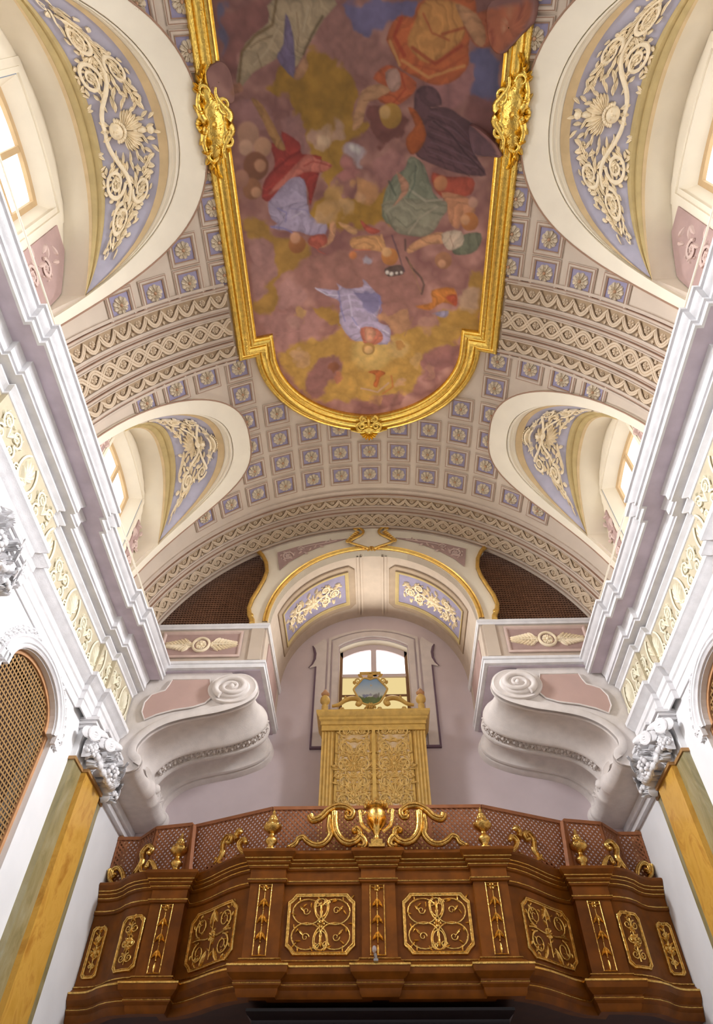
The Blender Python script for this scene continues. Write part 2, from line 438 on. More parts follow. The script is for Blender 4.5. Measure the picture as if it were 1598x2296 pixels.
def corr_outline(cy, grow=0., base=1.0, n=20):
    """outline of the gallery window in a side wall: arched head with shoulders"""
    hw, hs, sh = .74 + grow, .83 + grow, 4.69
    top = 5.16 + grow
    pts = [(cy - hs, base), (cy + hs, base), (cy + hs, sh), (cy + hw, sh + .02)]
    for k in range(1, n): 
        a = PI * k / n; pts.append((cy + hw * math.cos(a), sh + .02 + (top - sh - .02) * math.sin(a)))
    pts += [(cy - hw, sh + .02), (cy - hs, sh)]
    return pts
CORR = [6.56, 2 * CY - 6.56]
for s in (-1, 1):
    side = 'left' if s < 0 else 'right'
    m = MB().poly([[(Y0 - .8, -1.6), (11.0, -1.6), (11.0, 6.95), (Y0 - .8, 6.95)]] + [corr_outline(c)[::-1] for c in CORR], lambda a, b, d: (XL + .0 + d, a, b), .35)
    struct(m.mir(s < 0).build('wall_' + side, 'wall', smooth=0))
    for c in CORR:
        struct(MB().box((XL + .3, c - 1.1, .8), (XL + .9, c + 1.1, 5.4)).mir(s < 0).build('wall_' + side + '_recess', 'void'))
    # entablature: architrave, frieze, cornice
    arch = [(0, 5.30), (.02, 5.30), (.02, 5.42), (.032, 5.43), (.032, 5.54), (.05, 5.56), (.05, 5.64), (.09, 5.67), (.12, 5.71), (.15, 5.73), (.15, 5.79), (.03, 5.81), (0, 5.81)]
    m = sweep(RP, arch); struct(m.mir(s < 0).build('trim_architrave_' + side, 'white', smooth=25))
    m = sweep(RP, [(0, 5.79), (.035, 5.79), (.035, 6.40), (0, 6.40)]); struct(m.mir(s < 0).build('trim_frieze_' + side, 'frieze', smooth=25))
    bed = [(0, 6.36), (.05, 6.38), (.05, 6.42), (.10, 6.46), (.10, 6.48), (.07, 6.49), (.07, 6.51), (.19, 6.515), (.19, 6.54), (.175, 6.545), (.175, 6.56), (.205, 6.565), (.205, 6.66), (.22, 6.68), (.24, 6.73), (.24, 6.75), (.0, 6.75)]
    m = sweep(RP, bed); struct(m.mir(s < 0).build('trim_bed_moulding_' + side, 'white', smooth=25))
    m = sweep(RP, [(.0, 6.735), (.44, 6.735), (.44, 6.76), (.0, 6.76)]); struct(m.mir(s < 0).build('trim_cornice_soffit_' + side, 'soffit', smooth=25))
    cor = [(.43, 6.72), (.462, 6.72), (.462, 6.775), (.440, 6.78), (.440, 6.80), (.478, 6.81), (.478, 6.845), (.455, 6.85), (.455, 6.87), (.485, 6.885), (.515, 6.91), (.53, 6.93), (.51, 6.935), (.51, 6.95), (.55, 6.96), (.55, 7.0), (.0, 7.02), (0, 6.76), (.43, 6.76)]
    m = sweep(RP, cor); struct(m.mir(s < 0).build('trim_cornice_' + side, 'white', smooth=25))
    m = sweep(RP, [(-.02, 6.95), (.12, 6.95), (.12, 7.16), (.08, 7.2), (-.02, 7.2)]); struct(m.mir(s < 0).build('trim_attic_plinth_' + side, 'white', smooth=25))
struct(MB().box((-6, Y0 - 1.2, -1.7), (6, 11.2, -1.6)).build('floor', 'floor'))

# ------------------------------------------------------------------ end of the nave: arch wall, niche, back wall
def arcpts(r, zc, a0, a1, n): return [(r * math.sin(a0 + (a1 - a0) * k / n), zc + r * math.cos(a0 + (a1 - a0) * k / n)) for k in range(n + 1)]
NR, NZ = 1.86, 7.90
SC = [(2.24, 9.76), (2.13, 9.62), (2.04, 9.42), (2.0, 9.18), (2.03, 8.95), (2.11, 8.68), (2.19, 8.44), (2.225, 8.22), (2.19, 8.05), (2.13, 7.93), (2.12, 7.86)]
th1 = math.asin(2.24 / 4.21)
half = [(NR, 7.86)] + arcpts(NR, NZ, PI / 2, 0, 24)
outl = half + [(-x, z) for x, z in half[::-1][1:]] + [(-x, z) for x, z in SC[::-1]] + arcpts(4.21, ZC, -th1, th1, 24)[1:-1] + SC
struct(MB().poly([outl], lambda a, b, d: (a, 8.86 + d, b), .16).build('wall_end_arch', 'rim', smooth=20))
# entablature block: plan path on the right side from the niche back, round the corner, to the side wall
EP = [(1.88, 10.8), (1.88, 8.88), (4.1, 8.88)]
for s in (-1, 1):
    side = 'left' if s < 0 else 'right'
    E2 = EP
    struct(sweep(E2, [(-2.5, 6.98), (0, 6.98), (0, 7.86), (-2.5, 7.86)][::1], caps=False).build('tmp', 'coffer') if False else
           MB().box((1.88, 8.88, 6.98), (4.12, 10.8, 7.84)).mir(s < 0).build('wall_end_block_' + side, 'coffer', smooth=0))
    up = [(-.05, 7.76), (.03, 7.76), (.03, 7.80), (.05, 7.82), (.05, 7.86), (.0, 7.88), (-.05, 7.88)]
    lo = [(-.3, 6.90), (.05, 6.90), (.05, 6.97), (.07, 6.98), (.07, 7.03), (.02, 7.06), (.0, 7.08), (-.05, 7.08)]
    struct(sweep(EP, up).mir(s < 0).build('trim_ledge_' + side, 'white', smooth=25))
    struct(sweep(EP, lo).mir(s < 0).build('trim_lower_ledge_' + side, 'white', smooth=25))
    struct(MB().box((1.9, 8.9, 6.88), (4.1, 10.8, 6.99)).mir(s < 0).build('ceiling_block_soffit_' + side, 'soffit', smooth=0))
    struct(MB().box((2.3, 8.865, 7.14), (3.72, 8.9, 7.70)).mir(s < 0).build('wall_end_field_' + side, 'tan' if 0 else 'coffer', smooth=0))
    # niche side pilaster strips
    struct(MB().box((1.92, 8.855, 7.08), (2.14, 8.9, 7.76)).mir(s < 0).build('trim_corner_strip_' + side, 'cream', smooth=0))
    struct(MB().box((1.865, 9.2, 7.12), (1.9, 10.5, 7.70)).mir(s < 0).build('trim_niche_panel_' + side, 'pink', smooth=0))
# niche barrel
m = MB().grid(lambda i, j: (NR * math.sin(-PI / 2 + PI * i), 8.86 + 1.96 * j, NZ + NR * math.cos(-PI / 2 + PI * i)), 48, 6)
struct(m.build('ceiling_niche', 'coffer'))
# back wall with the window opening
wz = lambda x: 8.90 + .22 * (1 - (x / .70) ** 2)
wl = [(-.70, 6.7), (.70, 6.7)] + [(.70 * math.cos(PI * k / 14), wz(.70 * math.cos(PI * k / 14))) for k in range(15)]
struct(MB().poly([[(-4.3, -1.6), (4.3, -1.6), (4.3, 10.1), (-4.3, 10.1)], wl[::-1]], lambda a, b, d: (a, 10.8 + d, b), .04).build('wall_back', 'mauve', smooth=0))
win_n += 1
w = bpy.data.objects.new('window_%d' % win_n, None); COL.objects.link(w); w.location = (0, 11.0, 7.8); struct(w)
n = len(wl)
MB().add([(x, 10.8, z) for x, z in wl] + [(x, 11.06, z) for x, z in wl], [(k, (k + 1) % n, n + (k + 1) % n, n + k) for k in range(n)]).build('reveal', 'rim', w, label='pale cream reveal')
MB().box((-.66, 11.04, 8.36), (.66, 11.05, 9.1)).build('pane', 'daylight', w)
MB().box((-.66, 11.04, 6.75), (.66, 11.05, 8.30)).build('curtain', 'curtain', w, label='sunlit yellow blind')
q = MB().box((-.70, 10.99, 6.75), (-.64, 11.03, 8.95)).box((.64, 10.99, 6.75), (.70, 11.03, 8.95)).box((-.645, 10.995, 7.83), (.645, 11.02, 7.87))
q.build('side_stile', 'sashdark', w)
wi = [(x * .93, z - .16 if z > 7 else z) for x, z in wl]
q = MB().box((-.055, 10.985, 8.3), (.055, 11.03, 9.1)).box((-.65, 10.985, 8.29), (.65, 11.03, 8.36))
hd = [p for p in wl if p[1] > 8.85]
q.poly([[(.70, 8.88)] + hd + [(-.70, 8.88)] + [(x * .93, z - .13) for x, z in hd[::-1]]], lambda a, b, d: (a, 10.99 + d, b), .04)
q.build('sash', 'mauve', w)
# moulded surround of the window
def xz_poly(loops, y, t, name, mt, kind=True):
    o = MB().poly(loops, lambda a, b, d: (a, y - d, b), t).build(name, mt, smooth=20)
    return struct(o) if kind else o
def mirror_loop(l): return l + [(-x, z) for x, z in l[::-1]]
hd = [(x, z) for x, z in wl[2:]]
def band(g0, g1, zb):
    o = [(g1, zb)] + [(x / .7 * g1, 8.9 + (wz(x) - 8.9) * 1.1 + (g1 - .7)) for x, z in hd] + [(-g1, zb)]
    i = [(g0, zb)] + [(x / .7 * g0, 8.9 + (wz(x) - 8.9) * 1.1 + (g0 - .7)) for x, z in hd] + [(-g0, zb)]
    return [o + i[::-1]]
xz_poly(band(.72, .84, 6.66), 10.8, .05, 'trim_window_inner', 'moul')
xz_poly(band(.88, .93, 6.66), 10.8, .035, 'trim_window_middle', 'moul')
for s in (-1, 1):
    f = lambda l: [[(x * s, z) for x, z in l]]
    xz_poly(f([(.97, 6.60), (1.16, 6.60), (1.16, 8.40), (1.30, 8.36), (1.20, 8.60), (1.19, 8.78), (1.25, 8.92), (1.12, 9.02), (1.02, 9.12), (.97, 9.02)]), 10.8, .045, 'trim_window_outer', 'moul')
    xz_poly(f([(.90, 6.56), (1.195, 6.56), (1.195, 8.38), (1.16, 8.38), (1.16, 6.60), (.90, 6.60)]), 10.8, .055, 'trim_window_dark_line', 'mauveline')  # dark mauve line painted round the surround
    q = MB().tube([(s * x, 10.76, z) for x, z in ((1.31, 8.37), (1.25, 8.45), (1.205, 8.58), (1.2, 8.72), (1.23, 8.85), (1.26, 8.92))], [.012, .02, .028, .03, .026, .012], 6)
    struct(q.build('trim_window_ear', 'mauveline'))
# ------------------------------------------------------------------ relief drawing in a flat (u, v, h) space, mapped onto a surface afterwards
PETAL = ((0, .2, .35), (.35, .7, .9), (.7, 1, 1), (.9, .85, .8), (1, .3, .3))
class RL(MB):
    def stem(s, pts, w, h=0., n=6, flat=.8):
        m = len(pts); ww = [w(i / (m - 1)) if callable(w) else (w if not isinstance(w, (list, tuple)) else w[min(i, len(w) - 1)]) for i in range(m)]
        rings = []
        for i, p in enumerate(pts):
            a = pts[max(0, i - 1)]; b = pts[min(m - 1, i + 1)]
            dx, dy = b[0] - a[0], b[1] - a[1]; l = math.hypot(dx, dy) or 1; nx, ny = -dy / l, dx / l
            rings.append([(p[0] + nx * ww[i] * math.cos(2 * PI * k / n), p[1] + ny * ww[i] * math.cos(2 * PI * k / n), h + ww[i] * flat * math.sin(2 * PI * k / n)) for k in range(n)])
        return s.rings(rings)
    def spiral(s, cx, cy, r0, turns, a0, d=1, w=.02, r1=.12, h=.01, n=None, shrink=.45):
        n = n or int(12 * turns) + 4
        pts = []
        for i in range(n + 1):
            t = i / n; r = r0 * (1 - t) + r0 * r1 * t; a = a0 + d * 2 * PI * turns * t
            pts.append((cx + r * math.cos(a), cy + r * math.sin(a)))
        return s.stem(pts, lambda t: w * (1 - (1 - shrink) * t), h)
    def leaf(s, x, y, a, l, w, h=.02, curl=0., st=((0, .12, .3), (.3, .8, .9), (.6, 1, 1), (.85, .6, .8), (1, .05, .35))):
        c, sn = math.cos(a), math.sin(a)
        rows = []
        for t, ww, hh in st:
            bx = x + c * l * t - sn * curl * t * t; by = y + sn * l * t + c * curl * t * t; hw = w * .5 * ww
            rows.append([(bx + sn * hw, by - c * hw, -.004), (bx + sn * hw * .5, by - c * hw * .5, h * hh), (bx, by, h * hh * .62), (bx - sn * hw * .5, by + c * hw * .5, h * hh), (bx - sn * hw, by + c * hw, -.004)])
        return s.rings(rows, closed_ring=False)
    def dome(s, x, y, rx, ry=None, h=None, n=8):
        ry = ry or rx; h = h or rx * .8
        rr = [(1, -.003), (.9, .45), (.6, .8), (.02, 1)]
        return s.rings([[(x + rx * r * math.cos(2 * PI * k / n), y + ry * r * math.sin(2 * PI * k / n), h * z) for k in range(n)] for r, z in rr], caps=False)
    def flower(s, x, y, r, n=8, h=.03, a0=0.):
        for k in range(n):
            a = a0 + 2 * PI * k / n
            s.leaf(x + .18 * r * math.cos(a), y + .18 * r * math.sin(a), a, r * .82, r * 2.0 * math.sin(PI / n), h, 0., PETAL)
        return s
    def curl(s, cx, cy, r, a0, d=1, turns=1.4, w=.02, leaves=5, h=.015, flower=True):
        """an acanthus scroll: spiral stem, leaves on its back, a flower in its eye"""
        s.spiral(cx, cy, r, turns, a0, d, w, .22, h)
        for k in range(leaves):
            a = a0 + d * (.4 + 4.6 * k / max(1, leaves))
            s.leaf(cx + r * .96 * math.cos(a), cy + r * .96 * math.sin(a), a + d * .9, r * .5, r * .34, h * 1.4, d * r * .12)
            s.leaf(cx + r * .72 * math.cos(a + .5), cy + r * .72 * math.sin(a + .5), a + PI + d * .2, r * .38, r * .24, h * 1.2)
        if flower: s.flower(cx, cy, r * .36, 6, h * 1.3).dome(cx, cy, r * .13, h=h * 2)
        return s
def bez(p0, p1, p2, p3, n=10):
    return [tuple((1 - t) ** 3 * a + 3 * (1 - t) ** 2 * t * b + 3 * (1 - t) * t * t * c + t ** 3 * d for a, b, c, d in zip(p0, p1, p2, p3)) for t in [i / n for i in range(n + 1)]]

# ------------------------------------------------------------------ picture frame on the vault, fresco
def frame_half():
    p = [(2.186, 4.72), (1.90, 4.72)]
    for k in range(1, 33):
        a = PI / 2 * k / 32; c, sn = math.cos(a), math.sin(a)
        p.append((1.90 * c ** (2 / 1.85), 4.74 + 1.69 * sn ** (2 / 1.85)))
    return p
fh = frame_half()                                             # right, far end
far = fh + [(-u, y) for u, y in fh[::-1][1:]]
outline = far + [(-u, 2 * CY - y) for u, y in far]            # closed, counter-clockwise seen in (u, y)
FW = .335
fprof = [(.0, 0.), (.0, .05), (.02, .075), (.05, .08), (.055, .06), (.075, .055), (.085, .085), (.11, .12), (.15, .135), (.185, .115), (.195, .085), (.21, .08), (.22, .105), (.25, .12), (.275, .10), (.28, .07), (.305, .06), (.325, .075), (.335, .05), (.335, 0.)]
rings = []
for p, mm in miter(outline, True):
    rings.append([cylu(p.x - mm.x * w, p.y - mm.y * w, h) for w, h in fprof])
gf = thing('picture_frame', 'heavy fluted gilded frame with stepped and rounded end round the ceiling painting', 'picture frame', (0, CY, 10.3))
MB().rings(rings, closed_ring=False, loop=True).build('moulding', 'gold', gf, smooth=40)
inner = [(p.x - mm.x * (FW - .02), p.y - mm.y * (FW - .02)) for p, mm in miter(outline, True)]
# small carved cartouches: half way along each side and at the rounded end
def cart_side():
    m = RL().dome(-.02, 0, .17, .40, .10, 14).dome(-.06, .24, .12, .22, .08, 12).dome(-.06, -.24, .12, .22, .08, 12).dome(.1, .1, .09, .16, .09, 10).dome(.1, -.1, .09, .16, .09, 10)
    for q in range(40):
        yy = -.44 + .88 * q / 39; m.leaf(-.06 + .08 * math.sin(q * 2.3), yy * .9, q * 1.7, .11, .07, .11 - .08 * abs(yy), .02)
    for d in (1, -1):
        m.curl(0.02, d * .16, .15, -d * PI * .6, d, 1.3, .035, 5, .05)
        m.spiral(.13, d * .20, .10, 1.3, PI / 2 * d + PI, -d, .03, .2, .07)
        m.spiral(-.12, d * .36, .10, 1.2, -d * PI * .5, d, .028, .2, .05)
        m.stem(bez((.16, d * .03), (.30, d * .12), (-.04, d * .22), (.05, d * .40), 10), lambda t: .045 * (1 - t) + .018, .07)
        m.stem(bez((-.15, d * .05), (-.26, d * .18), (-.20, d * .30), (-.12, d * .50), 10), lambda t: .04 * (1 - t) + .012, .04)
        for k in range(9):
            m.leaf(-.16 + .03 * k, d * (.10 + .05 * k % .3), d * (PI / 2 + .5 - .12 * k), .16, .07, .07, d * .03)
        for k in range(5): m.leaf(-.13 + .012 * k, d * (.36 + .05 * k), d * (PI / 2 + .7 - .3 * k), .14, .06, .06)
    m.flower(-.04, 0, .15, 9, .08).dome(-.04, 0, .06, h=.12)
    m.dome(.12, 0, .07, .10, .08); m.flower(-.17, 0, .10, 7, .06)
    return m
for s, wd in ((-1, 'left'), (1, 'right')):
    o = cart_side().map(lambda u, v, h: cylu(2.03 - u * 1.0, CY - .02 + v, h * 1.15 + .07)).mir(s < 0).build('frame_cartouche', 'gold', None, 60)
    tag(o, 'carved gilded leaf cartouche on the %s long side of the picture frame' % wd, 'cartouche', 'cartouches on the picture frame')
m = RL(); m.dome(0, -.03, .12, .09, .10)
for k in range(9): m.leaf(0, -.02, PI / 2 + (k - 4) * .36, .22 - .012 * abs(k - 4), .075, .08)
for d in (1, -1):
    m.spiral(d * .14, -.14, .10, 1.4, PI / 2, -d, .03, .2, .07); m.stem(bez((d * .05, -.05), (d * .16, .02), (d * .2, -.02), (d * .34, -.05)), lambda t: .03 * (1 - t) + .008, .05)
    m.spiral(d * .10, -.28, .07, 1.3, -PI / 2, d, .022, .2, .07)
    for k in range(4): m.leaf(d * (.10 + .05 * k), -.04, d * -.25 + (PI if d < 0 else 0), .1, .05, .05)
m.dome(0, -.2, .05, .12, .10)
o = m.map(lambda u, v, h: cylu(u, 6.42 + v, h * 1.1 + .06)).build('frame_cartouche', 'gold', None, 60)
tag(o, 'small gilded shell cartouche at the rounded end of the picture frame', 'cartouche', 'cartouches on the picture frame')


# ------------------------------------------------------------------ coffers
def coffer_meshes():
    t = RL()
    a, b = .205, .165
    def ring(r0, h0, r1, h1):
        A = [(-r0, -r0, h0), (r0, -r0, h0), (r0, r0, h0), (-r0, r0, h0)]; B = [(-r1, -r1, h1), (r1, -r1, h1), (r1, r1, h1), (-r1, r1, h1)]
        return A, B
    fr = RL().rings([[(-r, -r, h), (r, -r, h), (r, r, h), (-r, r, h)] for r, h in ((.222, -.005), (.222, .022), (.214, .026), (.206, .022), (.20, .03), (.178, .03), (.162, .012), (.152, .010), (.150, -.002))], caps=False)
    ln = RL().rings([[(-r, -r, h), (r, -r, h), (r, r, h), (-r, r, h)] for r, h in ((.212, .024), (.212, .029), (.203, .029), (.203, .02))], caps=False)
    ln.rings([[(-r, -r, h), (r, -r, h), (r, r, h), (-r, r, h)] for r, h in ((.160, .014), (.160, .02), (.148, .015), (.148, .003))], caps=False)
    fl = RL().add([(-.17, -.17, .004), (.17, -.17, .004), (.17, .17, .004), (-.17, .17, .004)], [(0, 1, 2, 3)])
    ro = RL().flower(0, 0, .122, 9, .04).flower(0, 0, .075, 8, .055, .2)
    ey = RL().dome(0, 0, .026, h=.062)
    return fr, ln, fl, ro, ey
CF = coffer_meshes()
def frame_hit(u, y, mgn):
    """inside the picture frame, by more than mgn"""
    yy = y if y > CY else 2 * CY - y
    if yy < 4.72: return abs(u) < 2.186 - mgn
    q = (abs(u) / (1.90 - mgn)); 
    if q >= 1: return False
    return yy < 4.74 + (1.69 - mgn) * (1 - q ** 1.85) ** (1 / 1.85)
def lun_hit(th, y):
    for L in LUN:
        o = y - L.c
        if abs(o) < L.a + .02 and abs(th) > L.th(max(-L.a, min(L.a, o))) - .01: return True
    return False
def lun_rim(th, y):
    """how far outside the rim's outer edge, rough"""
    for L in LUN:
        o = abs(y - L.c)
        if o < L.oa:
            q = (1 - (o / L.oa) ** L.op) ** (1 / L.op); t = L.o1 - (L.o1 - L.o0) * q
            if abs(th) > t: return True
    return False
meshes = None
def coffer(thd, y, label, group):
    global meshes
    th0 = math.radians(thd)
    cmeshes = []
    root = thing('ceiling_coffer', label, 'coffer', cyl(th0, y), group)
    root.rotation_euler = (0, th0, 0)
    if meshes is None:
        meshes = []
        for mb, nm, mt in zip(CF, ('coffer_frame', 'coffer_line', 'coffer_field', 'rosette', 'rosette_eye'), ('coffer', 'line', 'blue', 'rosette', 'eye')):
            mb.map(lambda u, v, h: (cyl(u / R0, v, h)[0], v, cyl(u / R0, v, h)[2] - (ZC + R0)))
            o = mb.build(nm, mt, None, 30); meshes.append(o)
        order = meshes
    cs = []
    for o in meshes:
        c = o if not o.get('used') else o.copy()
        if c is not o: COL.objects.link(c)
        cs.append(c)
    for o in meshes: o['used'] = 1
    for c in cs: c.parent = root; c.matrix_parent_inverse = Matrix.Identity(4)
    cs[1].parent = cs[0]; cs[4].parent = cs[3]
    for c in cs:
        if 'used' in c: pass
    return root
ordn = ['first', 'second', 'third', 'fourth', 'fifth', 'sixth', 'seventh', 'eighth']
def colname(k): return 'on the crown line' if k == 0 else '%s column %s of crown' % (ordn[abs(k) - 1], 'left' if k < 0 else 'right')
ncof = 0
def place_coffers(rows, bay):
    global ncof
    for ri, y in enumerate(rows):
        for k in range(-8, 9):
            th = math.radians(7.5 * k); u = R0 * th
            # wholly under the frame, or in a lunette: not there
            if all(frame_hit(u + a * .16, y + b * .16, .06) for a in (-1, 1) for b in (-1, 1)): continue
            if frame_hit(u, y, -.02 if abs(u) > 1.9 else .03): continue
            if any(lun_hit(th + a * .20 / R0, y + b * .19) for a in (-1, 1) for b in (-1, 1)): continue
            if all(lun_rim(th + a * .12 / R0, y + b * .12) for a in (-1, 1) for b in (-1, 1)): continue
            if abs(k) >= 8: continue
            ncof += 1
            coffer(7.5 * k, y, 'rosette coffer %s, row %s' % (colname(k), bay[1][ri]), bay[0])
place_coffers([7.43, 6.905, 6.38, 5.855, 5.33, 4.85], ('coffers of the far bay', ['beside the end rib', 'two from the end rib', 'below the gilded shell', 'beside the rounded frame', 'beside the frame corner', 'beside the triple rib']))
place_coffers([3.335, 2.87, 2.405, 1.94, .60, .12], ('coffers of the near bay', ['nearest the triple rib in the near bay', 'second from triple rib, near bay', 'third from triple rib, near bay', 'fourth from triple rib, near bay', 'by the frame cartouche', 'at the picture top']))
for o in bpy.data.objects:
    if 'used' in o: del o['used']

# ------------------------------------------------------------------ guilloche ribs
def rib_band(y0, y1, label, wide, ta=-77, tb=77):
    yc = (y0 + y1) / 2; hw = (y1 - y0) / 2
    A, B = math.radians(ta), math.radians(tb); N = int(abs(tb - ta) * .62)
    root = thing('guilloche_band', label, 'ceiling band', cyl((A + B) / 2, yc), 'guilloche bands across the vault')
    gr = [(-hw - .015, .0), (-hw - .015, .014), (hw + .015, .014), (hw + .015, .0)]
    MB().rings([[cyl(A + (B - A) * i / N, yc + d, h) for d, h in gr] for i in range(N + 1)], closed_ring=False).build('ground', 'band', root)
    for sg in (-1, 1):
        e = [(hw + .012, .0), (hw + .012, .045), (hw + .03, .05), (hw + .03, .03), (hw + .065, .03), (hw + .065, 0)]
        MB().rings([[cyl(A + (B - A) * i / N, yc + sg * d, h) for d, h in e] for i in range(N + 1)], closed_ring=False).build('fillet', 'coffer', root)
        e = [(hw + .064, .0), (hw + .064, .034), (hw + .074, .034), (hw + .074, 0)]
        MB().rings([[cyl(A + (B - A) * i / N, yc + sg * d, h) for d, h in e] for i in range(N + 1)], closed_ring=False).build('painted_line', 'line', root)
    rib = RL()
    pitch = math.radians(3.6) * R0; n = int(round((B - A) * R0 / pitch)); U0 = A * R0
    amp = hw * .78; steps = n * 8
    for ph in ((0, 1) if wide else (0,)):
        for off in ((-.019, .019) if wide else (-.014, .014)):
            pts = []; hh = []
            for i in range(steps + 1):
                u = U0 + n * pitch * i / steps; a = PI * (u - U0) / pitch + ph * PI
                if wide: v = amp * math.cos(a); dv = -amp * PI / pitch * math.sin(a)
                else: v = -amp + 2 * amp * abs(math.sin(a)) ** .8; dv = amp * 2 * PI / pitch * math.cos(a) * (1 if math.sin(a) >= 0 else -1)
                dv = max(-3, min(3, dv)); l = math.hypot(1, dv)
                pts.append((u - dv / l * off, v + off / l))
            rib.stem(pts, .019, .024, 6, .7)
    for k in range(n):
        u = U0 + (k + (0 if wide else .5)) * pitch; v = 0 if wide else -amp * .25
        rib.flower(u, v, hw * (.42 if wide else .46), 6, .024).dome(u, v, .014, h=.034, n=6)
        for sg in ((-1, 1) if wide else (1, )):
            uu = U0 + (k + (.5 if wide else 0)) * pitch
            rib.leaf(uu, sg * hw * 1.0, -sg * PI / 2, hw * .42, .075, .03); rib.dome(uu, sg * hw * .93, .02, h=.03, n=6)
    rib.map(lambda u, v, h: cylu(u, yc + v, h + .012)).build('guilloche_pattern', 'ribbon', root, 50)
    return root
for s, wd in ((-1, 'left'), (1, 'right')):
    a, b = (-77, -30.2) if s < 0 else (30.2, 77)
    rib_band(3.58, 3.80, 'narrow guilloche band of the triple rib beside the near bay, %s of the painting' % wd, False, a, b)
    rib_band(3.985, 4.265, 'wide guilloche band in the middle of the triple rib, %s of the painting' % wd, True, a, b)
    rib_band(4.45, 4.61, 'narrow guilloche band of the triple rib beside the far bay, %s of the painting' % wd, False, a, b)
rib_band(8.0, 8.18, 'narrow guilloche band of the end rib beside the coffers', False)
rib_band(8.42, 8.72, 'wide guilloche band of the end rib above the arch', True)
# plain fillets between the bands
for y, w, sg in ((3.47, .02, -1), (3.47, .02, 1), (4.72, .02, -1), (4.72, .02, 1), (7.84, .03, 0), (8.86, .03, 0)):
    m = MB().rings([[cyl(-1.36 + 2.72 * i / 80 if sg == 0 else sg * (.53 + .83 * i / 80), y + d, h) for d, h in ((-w, 0), (-w, .03), (w, .03), (w, 0))] for i in range(81)], closed_ring=False)
    struct(m.build('trim_rib_fillet', 'coffer'))
